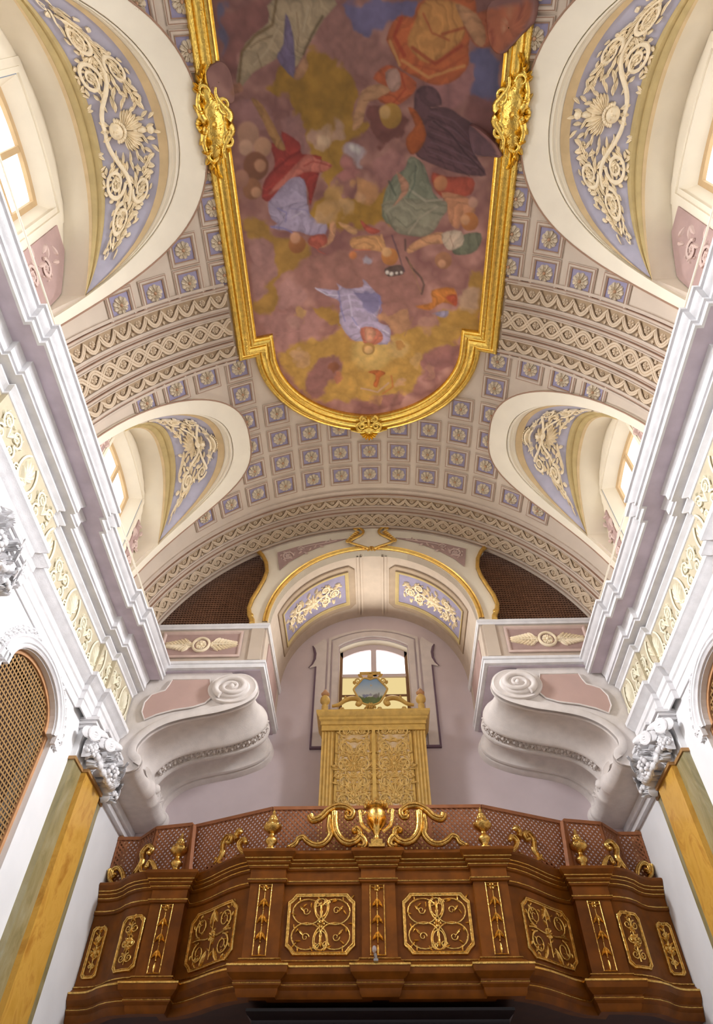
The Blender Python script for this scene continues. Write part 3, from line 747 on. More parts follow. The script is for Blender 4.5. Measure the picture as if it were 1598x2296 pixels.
# outlines on the painting: (0 area | 1 disc | 2 brush stroke, colour, softness, points)
FR = [(0,(158,118,38),4,[(-0.88,0.91),(-0.62,0.59),(-0.37,0.79),(-0.18,0.96),(-0.06,1.12),(-0.1,1.32),(-0.25,1.42),(-0.63,1.51),(-0.88,1.61),(-0.99,1.39),(-1.05,1.15),(-1.31,1.04),(-1.17,0.85),(-1.02,0.81)]),(0,(165,125,48),5,[(-0.82,1.61),(-0.56,1.41),(-0.19,1.37),(0.08,1.54),(-0.2,1.69),(-0.28,1.97),(-0.45,2.25),(-0.76,2.47),(-0.91,2.77),(0.32,2.82),(0.32,2.31),(0.13,2.39),(-0.23,2.44),(-0.42,2.34)]),(0,(163,124,58),5,[(-1.81,2.51),(-1.53,2.64),(-1.37,2.92),(-0.97,3.04),(-0.87,3.21),(-1.12,3.43),(-1.44,3.5),(-1.47,3.78),(-1.52,4),(-1.82,3.95),(-1.85,3.77),(-1.53,3.52),(-1.4,3.18),(-1.51,2.9),(-1.81,2.88)]),(0,(176,136,66),7,[(-1.25,4.6),(-0.73,4.54),(-0.45,4.38),(-0.25,4.65),(0.3,4.79),(0.48,4.53),(1.19,4.33),(1.65,4.07),(1.82,4.35),(1.59,4.5),(1.25,4.9),(0.95,5.09),(0.8,5.45),(0.62,5.67),(0.1,5.86),(-0.42,5.76),(-0.93,5.7),(-1.23,5.41),(-1.54,4.94),(-1.41,4.64)]),(0,(168,128,60),5,[(1.54,3.49),(1.85,3.48),(1.8,4.17),(1.19,4.36),(1.21,4.12),(1.58,3.96)]),(0,(165,125,60),5,[(-0.87,3.98),(-0.44,4.13),(-0.42,4.38),(-0.71,4.23)]),(1,(196,162,96),14,[(0.02,4.88),(0.34,0.34)]),(1,(192,158,100),8,[(0.48,4.79),(0.18,0.18)]),(0,(112,105,140),4,[(-0.22,0.17),(0.66,0.2),(0.64,0.33),(0.41,0.34),(0.24,0.48),(-0.04,0.49),(-0.18,0.33)]),(0,(100,98,130),4,[(1.42,0.68),(1.76,0.73),(1.79,1.28),(1.43,1.21),(1.5,0.96)]),(0,(105,100,125),4,[(-1.81,0.12),(-1.7,0.12),(-1.68,0.54),(-1.82,0.69)]),(0,(160,114,106),6,[(-0.62,0.59),(-0.32,0.3),(-0.07,0.51),(0.33,0.59),(0.24,0.93),(-0.18,0.94),(-0.37,0.76)]),(0,(140,92,86),5,[(-1.77,0.25),(-1.42,0.13),(-1.09,0.14),(-1.17,0.36),(-1.48,0.55),(-1.64,0.87),(-1.83,0.74),(-1.76,0.51)]),(0,(166,120,116),5,[(-1.79,1.23),(-1.47,1.15),(-1.3,1.47),(-1.6,1.45),(-1.78,1.38)]),(0,(160,116,112),5,[(-1.17,1.38),(-0.92,1.34),(-0.82,1.61),(-0.84,1.83),(-1.08,1.7)]),(0,(168,118,112),6,[(0.23,1.93),(0.54,1.88),(0.61,2.05),(0.42,2.22),(0.16,2.19),(0.1,2.04)]),(0,(158,110,108),5,[(0.83,1.04),(1.46,0.8),(1.5,0.96),(1.4,1.21),(1.08,1.34),(1.01,1.14)]),(0,(135,88,84),5,[(1.4,1.21),(1.79,1.25),(1.83,1.69),(1.45,1.49)]),(0,(162,120,113),5,[(-1.79,2.94),(-1.56,2.89),(-1.4,3.12),(-1.42,3.36),(-1.73,3.74),(-1.84,3.69)]),(0,(168,125,118),6,[(-1.47,3.78),(-1.25,3.58),(-0.97,3.73),(-0.99,3.96),(-1.35,4)]),(0,(165,120,113),6,[(-1.8,4.07),(-1.17,4.06),(-0.71,4.23),(-0.85,4.53),(-1.25,4.6),(-1.57,4.71),(-1.69,4.37)]),(0,(158,112,101),7,[(-1.02,3.3),(-0.37,3.22),(0.24,3.38),(0.64,3.29),(0.91,3.9),(0.77,4.15),(0.27,4.16),(0.18,3.86),(-0.39,3.78),(-0.8,3.75),(-1.1,3.54)]),(0,(142,97,92),6,[(-0.88,4.95),(-0.57,4.92),(-0.45,5.09),(-0.72,5.41),(-0.93,5.67),(-1.14,5.42)]),(0,(146,99,93),6,[(0.94,4.93),(1.48,4.58),(1.52,4.86),(1.18,5.34),(0.96,5.3)]),(0,(140,95,87),5,[(-0.23,5.89),(0.49,5.6),(0.68,5.74),(0.16,5.97)]),(0,(182,148,120),6,[(1.45,3.75),(1.76,3.66),(1.76,4.03),(1.53,4.06)]),(0,(168,148,118),2,[(-1.09,0.14),(-0.31,0.17),(-0.47,0.36),(-0.75,0.7),(-0.88,0.84),(-0.92,0.65),(-1.1,0.73),(-1.44,0.88),(-1.64,1.04),(-1.64,0.87),(-1.48,0.55),(-1.17,0.36)]),(2,(105,80,42),2,[(-1.63,0.97),(-1.54,0.64),(-1.36,0.49),(-1.12,0.39),(-1.04,0.14),(0.035,0)]),(2,(120,95,65),2,[(-1.43,0.6),(-1.31,0.54),(-1.13,0.5),(0.02,0)]),(2,(185,165,135),2,[(-1.4,0.79),(-1.2,0.63),(-1.04,0.41),(0.022,0)]),(2,(125,98,70),2,[(-1.35,0.67),(-1.31,0.82),(0.015,0)]),(2,(135,110,85),2,[(-0.8,0.28),(-0.79,0.51),(-0.83,0.67),(0.018,0)]),(2,(190,170,140),2,[(-0.65,0.22),(-0.73,0.47),(0.026,0)]),(0,(112,98,126),2,[(-0.94,0.28),(-0.86,0.51),(-0.87,0.74),(-0.9,0.96),(-1.1,0.73),(-1,0.6)]),(2,(92,75,46),2,[(-0.75,0.7),(-0.62,0.5),(-0.48,0.33),(0.031,0)]),(0,(178,132,98),2,[(-0.9,0.94),(-0.76,0.74),(-0.7,0.81),(-0.75,0.92),(-0.84,0.98)]),(0,(168,118,92),2,[(-1.8,1.03),(-1.62,0.96),(-1.59,1.06),(-1.76,1.09)]),(0,(182,96,52),2,[(0.69,0.33),(0.8,0.2),(1.43,0.21),(1.39,0.66),(1.4,0.87),(1.24,1.04),(0.98,1.09),(0.71,0.99),(0.5,0.88),(0.36,0.64),(0.33,0.55),(0.47,0.35),(0.64,0.36)]),(0,(192,136,76),3,[(0.69,0.42),(0.83,0.2),(1.24,0.25),(1.34,0.48),(1.24,0.66),(0.88,0.84),(0.61,0.65)]),(2,(152,58,36),2,[(0.67,0.68),(0.97,0.85),(1.3,0.67),(0.04,0)]),(2,(155,62,38),2,[(1.04,0.55),(1.37,0.47),(0.029,0)]),(2,(160,58,36),2,[(0.52,0.37),(0.43,0.55),(0.56,0.76),(0.048,0)]),(2,(204,146,88),2,[(0.53,0.81),(0.89,1),(1.35,0.88),(0.035,0)]),(2,(200,150,92),2,[(0.37,0.6),(0.5,0.86),(0.035,0)]),(2,(165,80,48),2,[(0.8,0.33),(0.92,0.54),(1.13,0.61),(0.022,0)]),(2,(165,80,48),2,[(0.71,0.86),(1.06,0.94),(1.37,0.77),(0.02,0)]),(0,(172,98,66),2,[(1.45,0.34),(2.12,0.23),(2.15,0.44),(1.95,0.64),(1.79,0.75),(1.67,0.68),(1.5,0.68),(1.31,0.45)]),(0,(192,142,102),2,[(1.19,0.25),(1.47,0.35),(1.61,0.59),(1.53,0.68),(1.34,0.48)]),(2,(140,60,42),2,[(1.59,0.41),(1.72,0.55),(1.73,0.68),(0.031,0)]),(2,(196,140,105),2,[(1.91,0.31),(1.85,0.53),(0.031,0)]),(2,(130,60,45),2,[(2.07,0.27),(2.01,0.46),(0.022,0)]),(0,(120,72,66),4,[(0.11,1.33),(0.57,1.39),(0.54,1.6),(0.42,1.71),(0.26,1.79),(0.11,1.62)]),(0,(186,140,102),2,[(-0.14,1.59),(-0.08,1.32),(0.01,1.13),(0.24,1.06),(0.42,1.13),(0.39,1.23),(0.1,1.25),(0,1.51)]),(2,(150,105,70),2,[(0.02,1.25),(0.24,1.23),(0.39,1.21),(0.015,0)]),(0,(184,94,54),2,[(0.15,1),(0.33,0.86),(0.5,0.91),(0.73,1.06),(0.66,1.21),(0.42,1.32),(0.21,1.23),(0.39,1.13)]),(0,(178,142,128),2,[(0.31,0.94),(0.47,0.9),(0.53,1.08),(0.39,1.16)]),(2,(150,58,36),2,[(0.53,0.96),(0.59,1.13),(0.42,1.28),(0.022,0)]),(1,(166,126,56),2,[(0.39,1.43),(0.15,0.15)]),(1,(196,156,100),3,[(0.31,1.39),(0.08,0.08)]),(0,(94,64,70),2,[(0.93,1.34),(1.14,1.34),(1.45,1.49),(1.77,1.69),(1.92,1.87),(1.73,1.89),(1.58,1.89),(1.76,2.13),(1.41,2.14),(0.93,2.01),(0.73,1.88),(0.85,1.66),(0.72,1.44),(0.71,1.19),(0.83,1.09),(1.01,1.14),(1.08,1.31)]),(0,(166,86,38),2,[(0.63,1.34),(0.75,1.39),(0.88,1.66),(0.79,1.85),(0.67,1.9),(0.6,1.71),(0.72,1.55)]),(2,(70,46,52),2,[(0.9,1.44),(1.24,1.57),(1.64,1.88),(0.015,0)]),(2,(120,90,98),2,[(0.93,1.39),(1.27,1.51),(1.6,1.79),(0.013,0)]),(2,(70,46,52),2,[(0.91,1.56),(1.25,1.68),(1.61,1.95),(0.015,0)]),(2,(120,90,98),2,[(0.94,1.51),(1.28,1.62),(1.6,1.85),(0.013,0)]),(2,(70,46,52),2,[(0.91,1.68),(1.26,1.8),(1.58,2.02),(0.015,0)]),(2,(120,90,98),2,[(0.94,1.63),(1.29,1.74),(1.61,1.92),(0.013,0)]),(2,(70,46,52),2,[(0.92,1.81),(1.27,1.91),(1.54,2.09),(0.015,0)]),(2,(120,90,98),2,[(0.95,1.75),(1.29,1.86),(1.62,1.99),(0.013,0)]),(2,(70,46,52),2,[(0.92,1.93),(1.27,2.03),(1.51,2.16),(0.015,0)]),(2,(120,90,98),2,[(0.95,1.87),(1.3,1.98),(1.62,2.05),(0.013,0)]),(2,(58,38,42),2,[(0.97,1.5),(1.22,1.65),(1.42,1.86),(1.72,2.1),(0.022,0)]),(0,(150,53,46),2,[(-1.13,1.56),(-0.89,1.71),(-0.87,1.85),(-0.59,1.9),(-0.67,2.18),(-0.8,2.53),(-0.84,2.26),(-1.13,2.26),(-1.28,2.43),(-1.5,2.37),(-1.41,2.12),(-1.26,1.96),(-1.29,1.68),(-1.11,1.75)]),(0,(192,112,97),2,[(-1.4,2.33),(-0.98,1.99),(-0.78,1.86),(-0.66,1.92),(-0.44,2.02),(-0.6,2.1),(-0.86,2.08),(-1.13,2.23)]),(2,(150,60,52),2,[(-0.85,2),(-0.72,1.95),(-0.47,2.03),(0.018,0)]),(2,(120,38,35),2,[(-1.27,2.02),(-1.03,1.87),(-0.9,1.82),(0.031,0)]),(0,(166,122,74),2,[(-1.5,1.15),(-1.35,1.23),(-1.19,1.56),(-1.09,1.78),(-1.24,1.72),(-1.37,1.41)]),(0,(163,150,172),2,[(-1.3,2.34),(-1.06,2.15),(-0.87,2.17),(-0.84,2.47),(-0.9,2.65),(-0.65,2.79),(-1.31,2.73),(-1.42,2.47)]),(0,(163,150,172),2,[(-1.37,2.44),(-1.28,2.52),(-0.87,2.46),(-0.81,2.69),(-0.59,2.71),(-0.6,2.94),(-0.85,2.94),(-0.98,2.88),(-1.41,2.78),(-1.21,2.68)]),(2,(122,116,165),2,[(-1.41,2.76),(-1.22,2.8),(-1.07,2.9),(0.023,0)]),(2,(122,116,165),2,[(-1.28,2.52),(-1.15,2.59),(-1.19,2.71),(0.017,0)]),(2,(200,190,205),2,[(-0.73,2.7),(-0.56,2.73),(0.017,0)]),(2,(140,130,165),2,[(-1.09,2.54),(-0.88,2.58),(-0.73,2.75),(0.013,0)]),(2,(190,178,190),2,[(-1.08,2.67),(-0.93,2.6),(0.017,0)]),(1,(150,96,58),2,[(-1.04,3.06),(0.13,0.13)]),(1,(192,142,112),3,[(-1.06,2.96),(0.08,0.08)]),(0,(192,142,108),2,[(-0.51,2.76),(-0.43,2.82),(-0.49,3.04),(-0.64,3.13),(-0.73,3.11),(-0.57,3.01)]),(0,(166,86,70),2,[(-0.83,2.97),(-0.63,2.94),(-0.58,3.07),(-0.74,3.17),(-0.61,3.23),(-0.86,3.08)]),(1,(176,134,110),3,[(-1.59,1.55),(0.15,0.15)]),(1,(182,138,108),3,[(-1.41,1.72),(0.12,0.12)]),(1,(190,150,125),3,[(-1.64,1.71),(0.1,0.1)]),(1,(122,78,54),3,[(-1.53,1.95),(0.18,0.18)]),(1,(178,130,100),3,[(-1.47,1.95),(0.08,0.08)]),(1,(140,95,66),3,[(-1.62,2.23),(0.14,0.14)]),(1,(182,135,104),3,[(-1.57,2.28),(0.07,0.07)]),(1,(165,118,98),3,[(-1.76,2.08),(0.11,0.11)]),(1,(188,152,124),5,[(-0.57,1.65),(0.13,0.13)]),(1,(204,172,140),5,[(-0.54,1.65),(0.06,0.06)]),(1,(182,145,120),5,[(-0.36,1.61),(0.1,0.1)]),(1,(175,138,118),5,[(-0.7,1.62),(0.09,0.09)]),(1,(176,158,160),5,[(-0.12,1.86),(0.14,0.14)]),(1,(206,196,190),5,[(-0.12,1.83),(0.06,0.06)]),(1,(186,136,92),5,[(-0,2.34),(0.16,0.16)]),(1,(200,155,115),5,[(-0.1,2.42),(0.08,0.08)]),(1,(178,118,112),5,[(-0.22,2.14),(0.13,0.13)]),(1,(178,138,84),5,[(-0.46,2.43),(0.18,0.18)]),(1,(182,142,92),5,[(-0.57,2.61),(0.15,0.15)]),(1,(184,146,100),5,[(-0.3,2.59),(0.13,0.13)]),(1,(188,150,105),5,[(-0.64,2.66),(0.1,0.1)]),(0,(122,126,106),2,[(0.67,1.93),(0.86,2.04),(1.01,2.39),(1.21,2.62),(0.89,2.82),(0.32,2.82),(0.29,2.46),(0.42,2.19),(0.58,2.1)]),(0,(137,132,112),2,[(0.32,2.51),(1.21,2.5),(1.14,2.75),(0.96,2.99),(0.63,3),(0.44,2.92),(0.33,2.71)]),(2,(165,158,138),2,[(0.68,2.37),(0.91,2.51),(1.14,2.48),(0.031,0)]),(2,(78,86,72),2,[(0.36,2.25),(0.47,2.43),(0.031,0)]),(2,(90,98,84),2,[(0.74,2.05),(0.74,2.28),(0.65,2.46),(0.022,0)]),(2,(165,152,132),2,[(0.66,2.97),(0.82,2.74),(1.08,2.58),(0.023,0)]),(2,(110,108,90),2,[(0.46,2.74),(0.63,2.89),(0.76,2.79),(0.019,0)]),(0,(184,134,108),2,[(0.47,2.13),(0.65,2.28),(0.62,2.43),(0.42,2.59),(0.55,2.4)]),(0,(166,76,56),2,[(0.99,2.13),(1.19,2.18),(1.57,2.19),(1.56,2.4),(1.3,2.44),(1.14,2.45),(1,2.3)]),(0,(188,132,98),2,[(1.13,2.39),(1.49,2.43),(1.64,2.6),(1.49,2.79),(1.28,2.59)]),(1,(186,126,86),3,[(1.11,2.27),(0.1,0.1)]),(1,(184,140,120),3,[(1.6,2.5),(0.07,0.07)]),(0,(186,130,96),2,[(1.23,2.5),(1.45,2.54),(1.42,2.86),(1.28,2.79)]),(1,(168,108,60),2,[(1.57,2.76),(0.13,0.13)]),(1,(196,146,108),3,[(1.5,2.74),(0.07,0.07)]),(0,(106,110,90),2,[(1.48,2.96),(1.75,2.91),(1.71,3.15),(1.44,3.25),(1.33,3.18)]),(0,(190,140,102),2,[(0.64,3.22),(0.74,3.1),(1.09,2.93),(1.26,2.98),(1.24,3.08),(0.97,3.12),(0.72,3.25)]),(0,(188,168,146),2,[(1.16,2.95),(1.45,2.9),(1.49,3.09),(1.27,3.18)]),(2,(150,110,90),2,[(1.29,2.97),(1.35,3.13),(0.011,0)]),(1,(152,106,76),2,[(1.21,3.34),(0.13,0.13)]),(1,(188,140,108),3,[(1.19,3.39),(0.06,0.06)]),(0,(192,142,94),2,[(-0.19,3.01),(0.19,3),(0.3,3.1),(0.3,3.24),(0.13,3.21),(-0.2,3.17)]),(0,(196,150,105),2,[(-0.38,2.78),(-0.12,2.9),(-0.17,2.97),(-0.35,2.85)]),(2,(190,100,70),2,[(-0.17,3.2),(0.08,3.2),(0.017,0)]),(2,(192,145,100),2,[(0.25,3),(0.29,3.19),(0.034,0)]),(1,(176,116,62),2,[(0.38,3.31),(0.13,0.13)]),(1,(200,156,110),3,[(0.33,3.24),(0.07,0.07)]),(0,(176,86,70),2,[(-0.06,2.77),(0.06,2.86),(0.23,2.93),(0.14,2.98),(0,2.91)]),(0,(92,76,70),2,[(0.3,3.49),(0.55,3.43),(0.59,3.57),(0.36,3.61)]),(1,(205,195,185),2,[(0.34,3.55),(0.03,0.03)]),(1,(205,195,185),2,[(0.41,3.57),(0.03,0.03)]),(1,(205,195,185),2,[(0.49,3.56),(0.02,0.02)]),(1,(205,195,185),2,[(0.56,3.55),(0.02,0.02)]),(1,(185,115,70),3,[(-0.19,3.28),(0.06,0.06)]),(1,(165,155,165),4,[(0.05,3.32),(0.07,0.07)]),(2,(82,66,76),2,[(0.41,3),(0.51,3.27),(0.61,3.53),(0.023,0)]),(2,(76,64,56),2,[(0.61,3.06),(0.62,3.21),(0.029,0)]),(2,(76,64,56),2,[(0.64,3.32),(0.73,3.48),(0.87,3.62),(0.93,3.74),(0.89,3.88),(0.032,0)]),(2,(150,118,80),2,[(0.68,3.37),(0.76,3.57),(0.88,3.85),(0.009,0)]),(0,(166,153,176),2,[(-0.81,3.74),(-0.45,3.81),(-0.46,3.7),(-0.32,3.79),(-0.05,3.77),(-0.05,3.65),(0.1,3.8),(0.24,4.04),(0.18,4.34),(0.39,4.47),(0.33,4.76),(-0.07,4.69),(-0.25,4.65),(-0.45,4.35),(-0.43,4.01),(-0.63,3.88)]),(0,(130,122,156),4,[(-0.25,3.85),(0.13,3.89),(0.2,4.16),(0.06,4.25),(-0.11,4.06)]),(2,(120,118,166),2,[(-0.45,3.83),(-0.41,4.14),(-0.36,4.32),(0.019,0)]),(2,(120,118,166),2,[(0.2,3.92),(0.25,4.16),(0.18,4.34),(0.017,0)]),(2,(196,186,204),2,[(-0.28,3.9),(-0.24,4.27),(-0.12,4.46),(0.027,0)]),(2,(205,198,210),2,[(-0.81,3.74),(-0.63,3.87),(-0.46,3.89),(0.015,0)]),(2,(118,112,160),2,[(-0.24,4.27),(-0.15,4.4),(0.023,0)]),(2,(205,200,205),2,[(0.27,4.5),(0.37,4.56),(0.017,0)]),(0,(182,108,82),2,[(-0.1,4.46),(0.18,4.48),(0.27,4.66),(0.11,4.77),(-0.06,4.72)]),(0,(192,140,112),3,[(-0.03,4.46),(0.15,4.53),(0.08,4.69),(-0.02,4.69)]),(1,(158,118,66),2,[(0.02,4.83),(0.11,0.11)]),(1,(194,156,104),3,[(0.02,4.85),(0.07,0.07)]),(1,(132,82,56),4,[(-0.62,5.11),(0.09,0.09)]),(1,(168,108,84),4,[(-0.57,5.3),(0.08,0.08)]),(1,(166,122,84),4,[(0.13,5.77),(0.09,0.09)]),(1,(176,128,70),4,[(0.49,4.74),(0.09,0.09)]),(1,(180,140,92),4,[(-1.13,4.06),(0.08,0.08)]),(1,(182,142,96),4,[(-1.06,4.14),(0.08,0.08)]),(1,(182,142,104),4,[(0.52,5.41),(0.09,0.09)]),(1,(168,122,104),4,[(1.05,5.22),(0.1,0.1)]),(1,(182,142,98),4,[(-1.16,4.88),(0.15,0.15)]),(1,(172,130,120),4,[(-1.25,4.23),(0.1,0.1)]),(1,(184,146,92),4,[(0.79,5.04),(0.11,0.11)]),(1,(190,150,110),4,[(-1.21,4.77),(0.09,0.09)]),(0,(168,92,46),2,[(-0,5.26),(0.17,5.22),(0.31,5.28),(0.21,5.37),(0.17,5.55),(0.09,5.51),(0.14,5.33)]),(2,(168,96,52),2,[(0.41,5.33),(0.44,5.54),(0.26,5.68),(0.025,0)]),(2,(172,140,124),2,[(-0.12,5.57),(0.17,5.65),(0.36,5.47),(0.03,0)]),(0,(186,116,50),3,[(1.05,3.82),(1.39,3.75),(1.45,4.01),(1.23,4),(1.03,4.13),(0.8,4.09),(1.06,4)]),(0,(176,82,56),3,[(1.27,3.91),(1.44,3.85),(1.45,4.04)]),(0,(152,142,166),3,[(1.08,4.19),(1.33,4.12),(1.28,4.24)]),(0,(178,132,98),4,[(0.25,4.25),(0.59,4.12),(0.67,4.43),(0.51,4.53),(0.33,4.41)]),(2,(150,110,84),2,[(0.76,4.27),(0.63,4.59),(0.019,0)]),(0,(172,128,112),5,[(0.83,4.27),(1.1,4.19),(1.05,4.44),(0.84,4.45)]),]
OVER = [[(-2.07, 0.82), (-1.99, 0.75), (-1.85, 0.72), (-1.75, 0.85), (-1.75, 1.15), (-1.94, 1.16), (-2.04, 1.06), (-2.07, 0.95)], [(1.66, 0.22), (2.16, 0.18), (2.21, 0.41), (2.1, 0.54), (2.0, 0.64), (1.85, 0.75), (1.71, 0.68), (1.63, 0.47)], [(1.49, 1.52), (1.82, 1.68), (1.98, 1.87), (1.79, 1.88), (1.58, 1.86)]]
# ------------------------------------------------------------------ the ceiling painting
def lin(c): return tuple(((v / 255 + .055) / 1.055) ** 2.4 if v > 10 else v / 255 / 12.92 for v in c)
def vnoise(x, y, seed, oct=4):
    r = np.random.RandomState(seed); tot = np.zeros_like(x); a = 1.; f = 1.; s = 0
    for _ in range(oct):
        g = r.rand(64, 64); xi = np.floor(x * f).astype(int); yi = np.floor(y * f).astype(int); fx = x * f - xi; fy = y * f - yi
        fx = fx * fx * (3 - 2 * fx); fy = fy * fy * (3 - 2 * fy); q = lambda i, j: g[(xi + i) % 64, (yi + j) % 64]
        tot += a * ((q(0, 0) * (1 - fx) + q(1, 0) * fx) * (1 - fy) + (q(0, 1) * (1 - fx) + q(1, 1) * fx) * fy); s += a; a *= .5; f *= 2.1
    return tot / s
def smooth_loop(P, n=3):
    out = []; m = len(P)
    for i in range(m):
        p0, p1, p2, p3 = [np.array(P[(i + q) % m]) for q in (-1, 0, 1, 2)]
        for k in range(n):
            t = k / n; out.append(tuple(.5 * ((2 * p1) + (p2 - p0) * t + (2 * p0 - 5 * p1 + 4 * p2 - p3) * t * t + (3 * p1 - p0 - 3 * p2 + p3) * t ** 3)))
    return out
def paint(U, V):
    n1 = vnoise(U * 1.9 + 9, V * 1.9 + 9, 1); n2 = vnoise(U * 5 + 3, V * 5 + 40, 2); n3 = vnoise(U * 14 + 5, V * 14 + 60, 3, 3); n4 = vnoise(U * 5 + 50, V * 5 + 7, 4)
    b1 = np.abs(vnoise(U * 3.1 + 30, V * 3.1 + 11, 6, 3) - .5) * 2; b2 = np.abs(vnoise(U * 3.1 + 5, V * 3.1 + 31, 7, 3) - .5) * 2      # billows of cloud
    c1, c2, c3 = [np.array(lin(c)) for c in ((128, 86, 82), (150, 106, 97), (178, 132, 120))]
    t = np.clip((n1 * .55 + b1 * .75 - .18) / .62, 0, 1)[:, None]
    col = np.where(t < .5, c1 + (c2 - c1) * t * 2, c2 + (c3 - c2) * (t * 2 - 1))
    o = np.array(lin((164, 124, 52))); k = np.clip((vnoise(U * 1.3 + 20, V * 1.3 + 2, 9) - .55) / .06, 0, 1)[:, None] * (V < .0)[:, None] * .8
    col = col + (o - col) * k
    for fi, (kind, c, soft, pts) in enumerate(FR):
        cloud = soft >= 4; e = soft * .007; c = np.array(lin(c)); am = .16 if cloud else .022
        wx = U + (n2 - .5) * am + ((b1 - .4) * .14 if cloud else (n3 - .5) * .012); wy = V + (n4 - .5) * am + ((b2 - .4) * .14 if cloud else 0)
        if kind == 1:
            (cx, cy), (rx, ry) = pts; d = (np.hypot((wx - cx), (wy - cy)) - rx)
            shade = 1 + .22 * np.clip(((cx - wx) * .5 + (cy - wy) * .8) / rx, -1, 1) if not cloud else np.ones_like(U)
        else:
            P = pts[:-1] if kind == 2 else smooth_loop(pts)
            xs = [p[0] for p in P]; yv = [p[1] for p in P]; pad = .25
            sel = (wx > min(xs) - pad) & (wx < max(xs) + pad) & (wy > min(yv) - pad) & (wy < max(yv) + pad)
            d = np.full_like(wx, 9.); X = wx[sel]; Y = wy[sel]
            dm = np.full_like(X, 9.); ins = np.zeros(X.shape, bool); n = len(P)
            for i in range(n if kind == 0 else n - 1):
                ax, ay = P[i]; bx, by = P[(i + 1) % n]; L2 = (bx - ax) ** 2 + (by - ay) ** 2 + 1e-9
                tt = np.clip(((X - ax) * (bx - ax) + (Y - ay) * (by - ay)) / L2, 0, 1)
                dm = np.minimum(dm, np.hypot(X - ax - tt * (bx - ax), Y - ay - tt * (by - ay)))
                if kind == 0 and abs(by - ay) > 1e-9:
                    ins ^= ((ay > Y) != (by > Y)) & (X < (bx - ax) * (Y - ay) / (by - ay) + ax)
            shade = np.ones_like(wx)
            if kind == 0:
                d[sel] = np.where(ins, -dm, dm)
                if not cloud:       # painted folds: streaks that follow the outline, darker towards it
                    an = fi * 1.9; ph = (wx * math.cos(an) + wy * math.sin(an)) * 34 + n1 * 22 + n2 * 9; shade = 1 + .13 * np.sin(ph) - .20 * np.exp(-(d / .035) ** 2) + .07 * np.sin(ph * 2.1 + n4 * 8) + .25 * np.clip(-d, 0, .3)
            else: d[sel] = dm - pts[-1][0] / 2
        al = np.clip(.5 - d / (2 * e), 0, 1); al = (al * al * (3 - 2 * al) * (.96 if kind != 2 else .75))[:, None]
        tone = (shade * (1 + (.55 * (b1 - .4) if cloud else .16 * (n2 - .5)) + .14 * (n3 - .5)))[:, None]
        col = col + (c * tone - col) * al
    return np.clip(col * np.interp(V, [1., 2.2, 3.2, 4.2, 5.4], [.68, .80, 1.12, 1.32, 1.6])[:, None] * (1 + .14 * (n3 - .5))[:, None], 0, 1)  # light fall-off along the vault and region tone corrections put into the paint
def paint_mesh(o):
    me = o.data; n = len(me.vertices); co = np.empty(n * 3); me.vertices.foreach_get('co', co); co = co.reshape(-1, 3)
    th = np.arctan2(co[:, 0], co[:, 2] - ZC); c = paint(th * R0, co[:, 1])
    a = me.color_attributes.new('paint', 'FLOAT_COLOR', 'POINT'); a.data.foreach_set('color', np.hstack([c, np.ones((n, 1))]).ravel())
pm = bpy.data.materials.new('fresco_paint'); pm.use_nodes = True
at = pm.node_tree.nodes.new('ShaderNodeVertexColor'); at.layer_name = 'paint'
pm.node_tree.links.new(at.outputs['Color'], pm.node_tree.nodes['Principled BSDF'].inputs['Base Color']); pm.node_tree.nodes['Principled BSDF'].inputs['Roughness'].default_value = .75
M['paint'] = pm
fo = thing('ceiling_fresco', 'ceiling painting of robed figures, cherubs and a dark wing among rose and ochre clouds', 'painting', (0, CY, 10.35))
NU, NV = 250, 640
def edge_u(y):
    yy = abs(y - CY) + CY
    if yy < 4.41: return 1.86
    if yy < 4.76: return 1.62
    return max(0.02, 1.62 * (max(0, 1 - ((yy - 4.74) / 1.42) ** 1.9)) ** (1 / 1.9))
ya, yb = 2 * CY - 6.14, 6.14
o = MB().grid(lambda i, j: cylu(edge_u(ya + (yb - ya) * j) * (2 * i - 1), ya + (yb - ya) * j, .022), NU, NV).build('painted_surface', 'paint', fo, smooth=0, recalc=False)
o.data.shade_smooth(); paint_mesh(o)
for k, lp in enumerate(OVER):
    c = (sum(p[0] for p in lp) / len(lp), sum(p[1] for p in lp) / len(lp)); n = len(lp)
    # rounded outline
    fine = []
    for i in range(n):
        p0, p1, p2, p3 = [Vector(lp[(i + q) % n]) for q in (-1, 0, 1, 2)]
        for t in (0, .25, .5, .75): fine.append(.5 * ((2 * p1) + (p2 - p0) * t + (2 * p0 - 5 * p1 + 4 * p2 - p3) * t * t + (3 * p1 - p0 - 3 * p2 + p3) * t ** 3))
    rg = [[cylu(c[0] + (p.x - c[0]) * s_, c[1] + (p.y - c[1]) * s_, h) for p in fine] for s_, h in ((1, .02), (1, .135), (.96, .15), (.8, .155), (.6, .155), (.4, .155), (.2, .155), (.02, .155))]
    o = MB().rings(rg, caps=False).build('overhanging_cloud' if k == 0 else ('overhanging_drapery' if k == 1 else 'overhanging_wing_tip'), 'paint', fo, 40); paint_mesh(o)
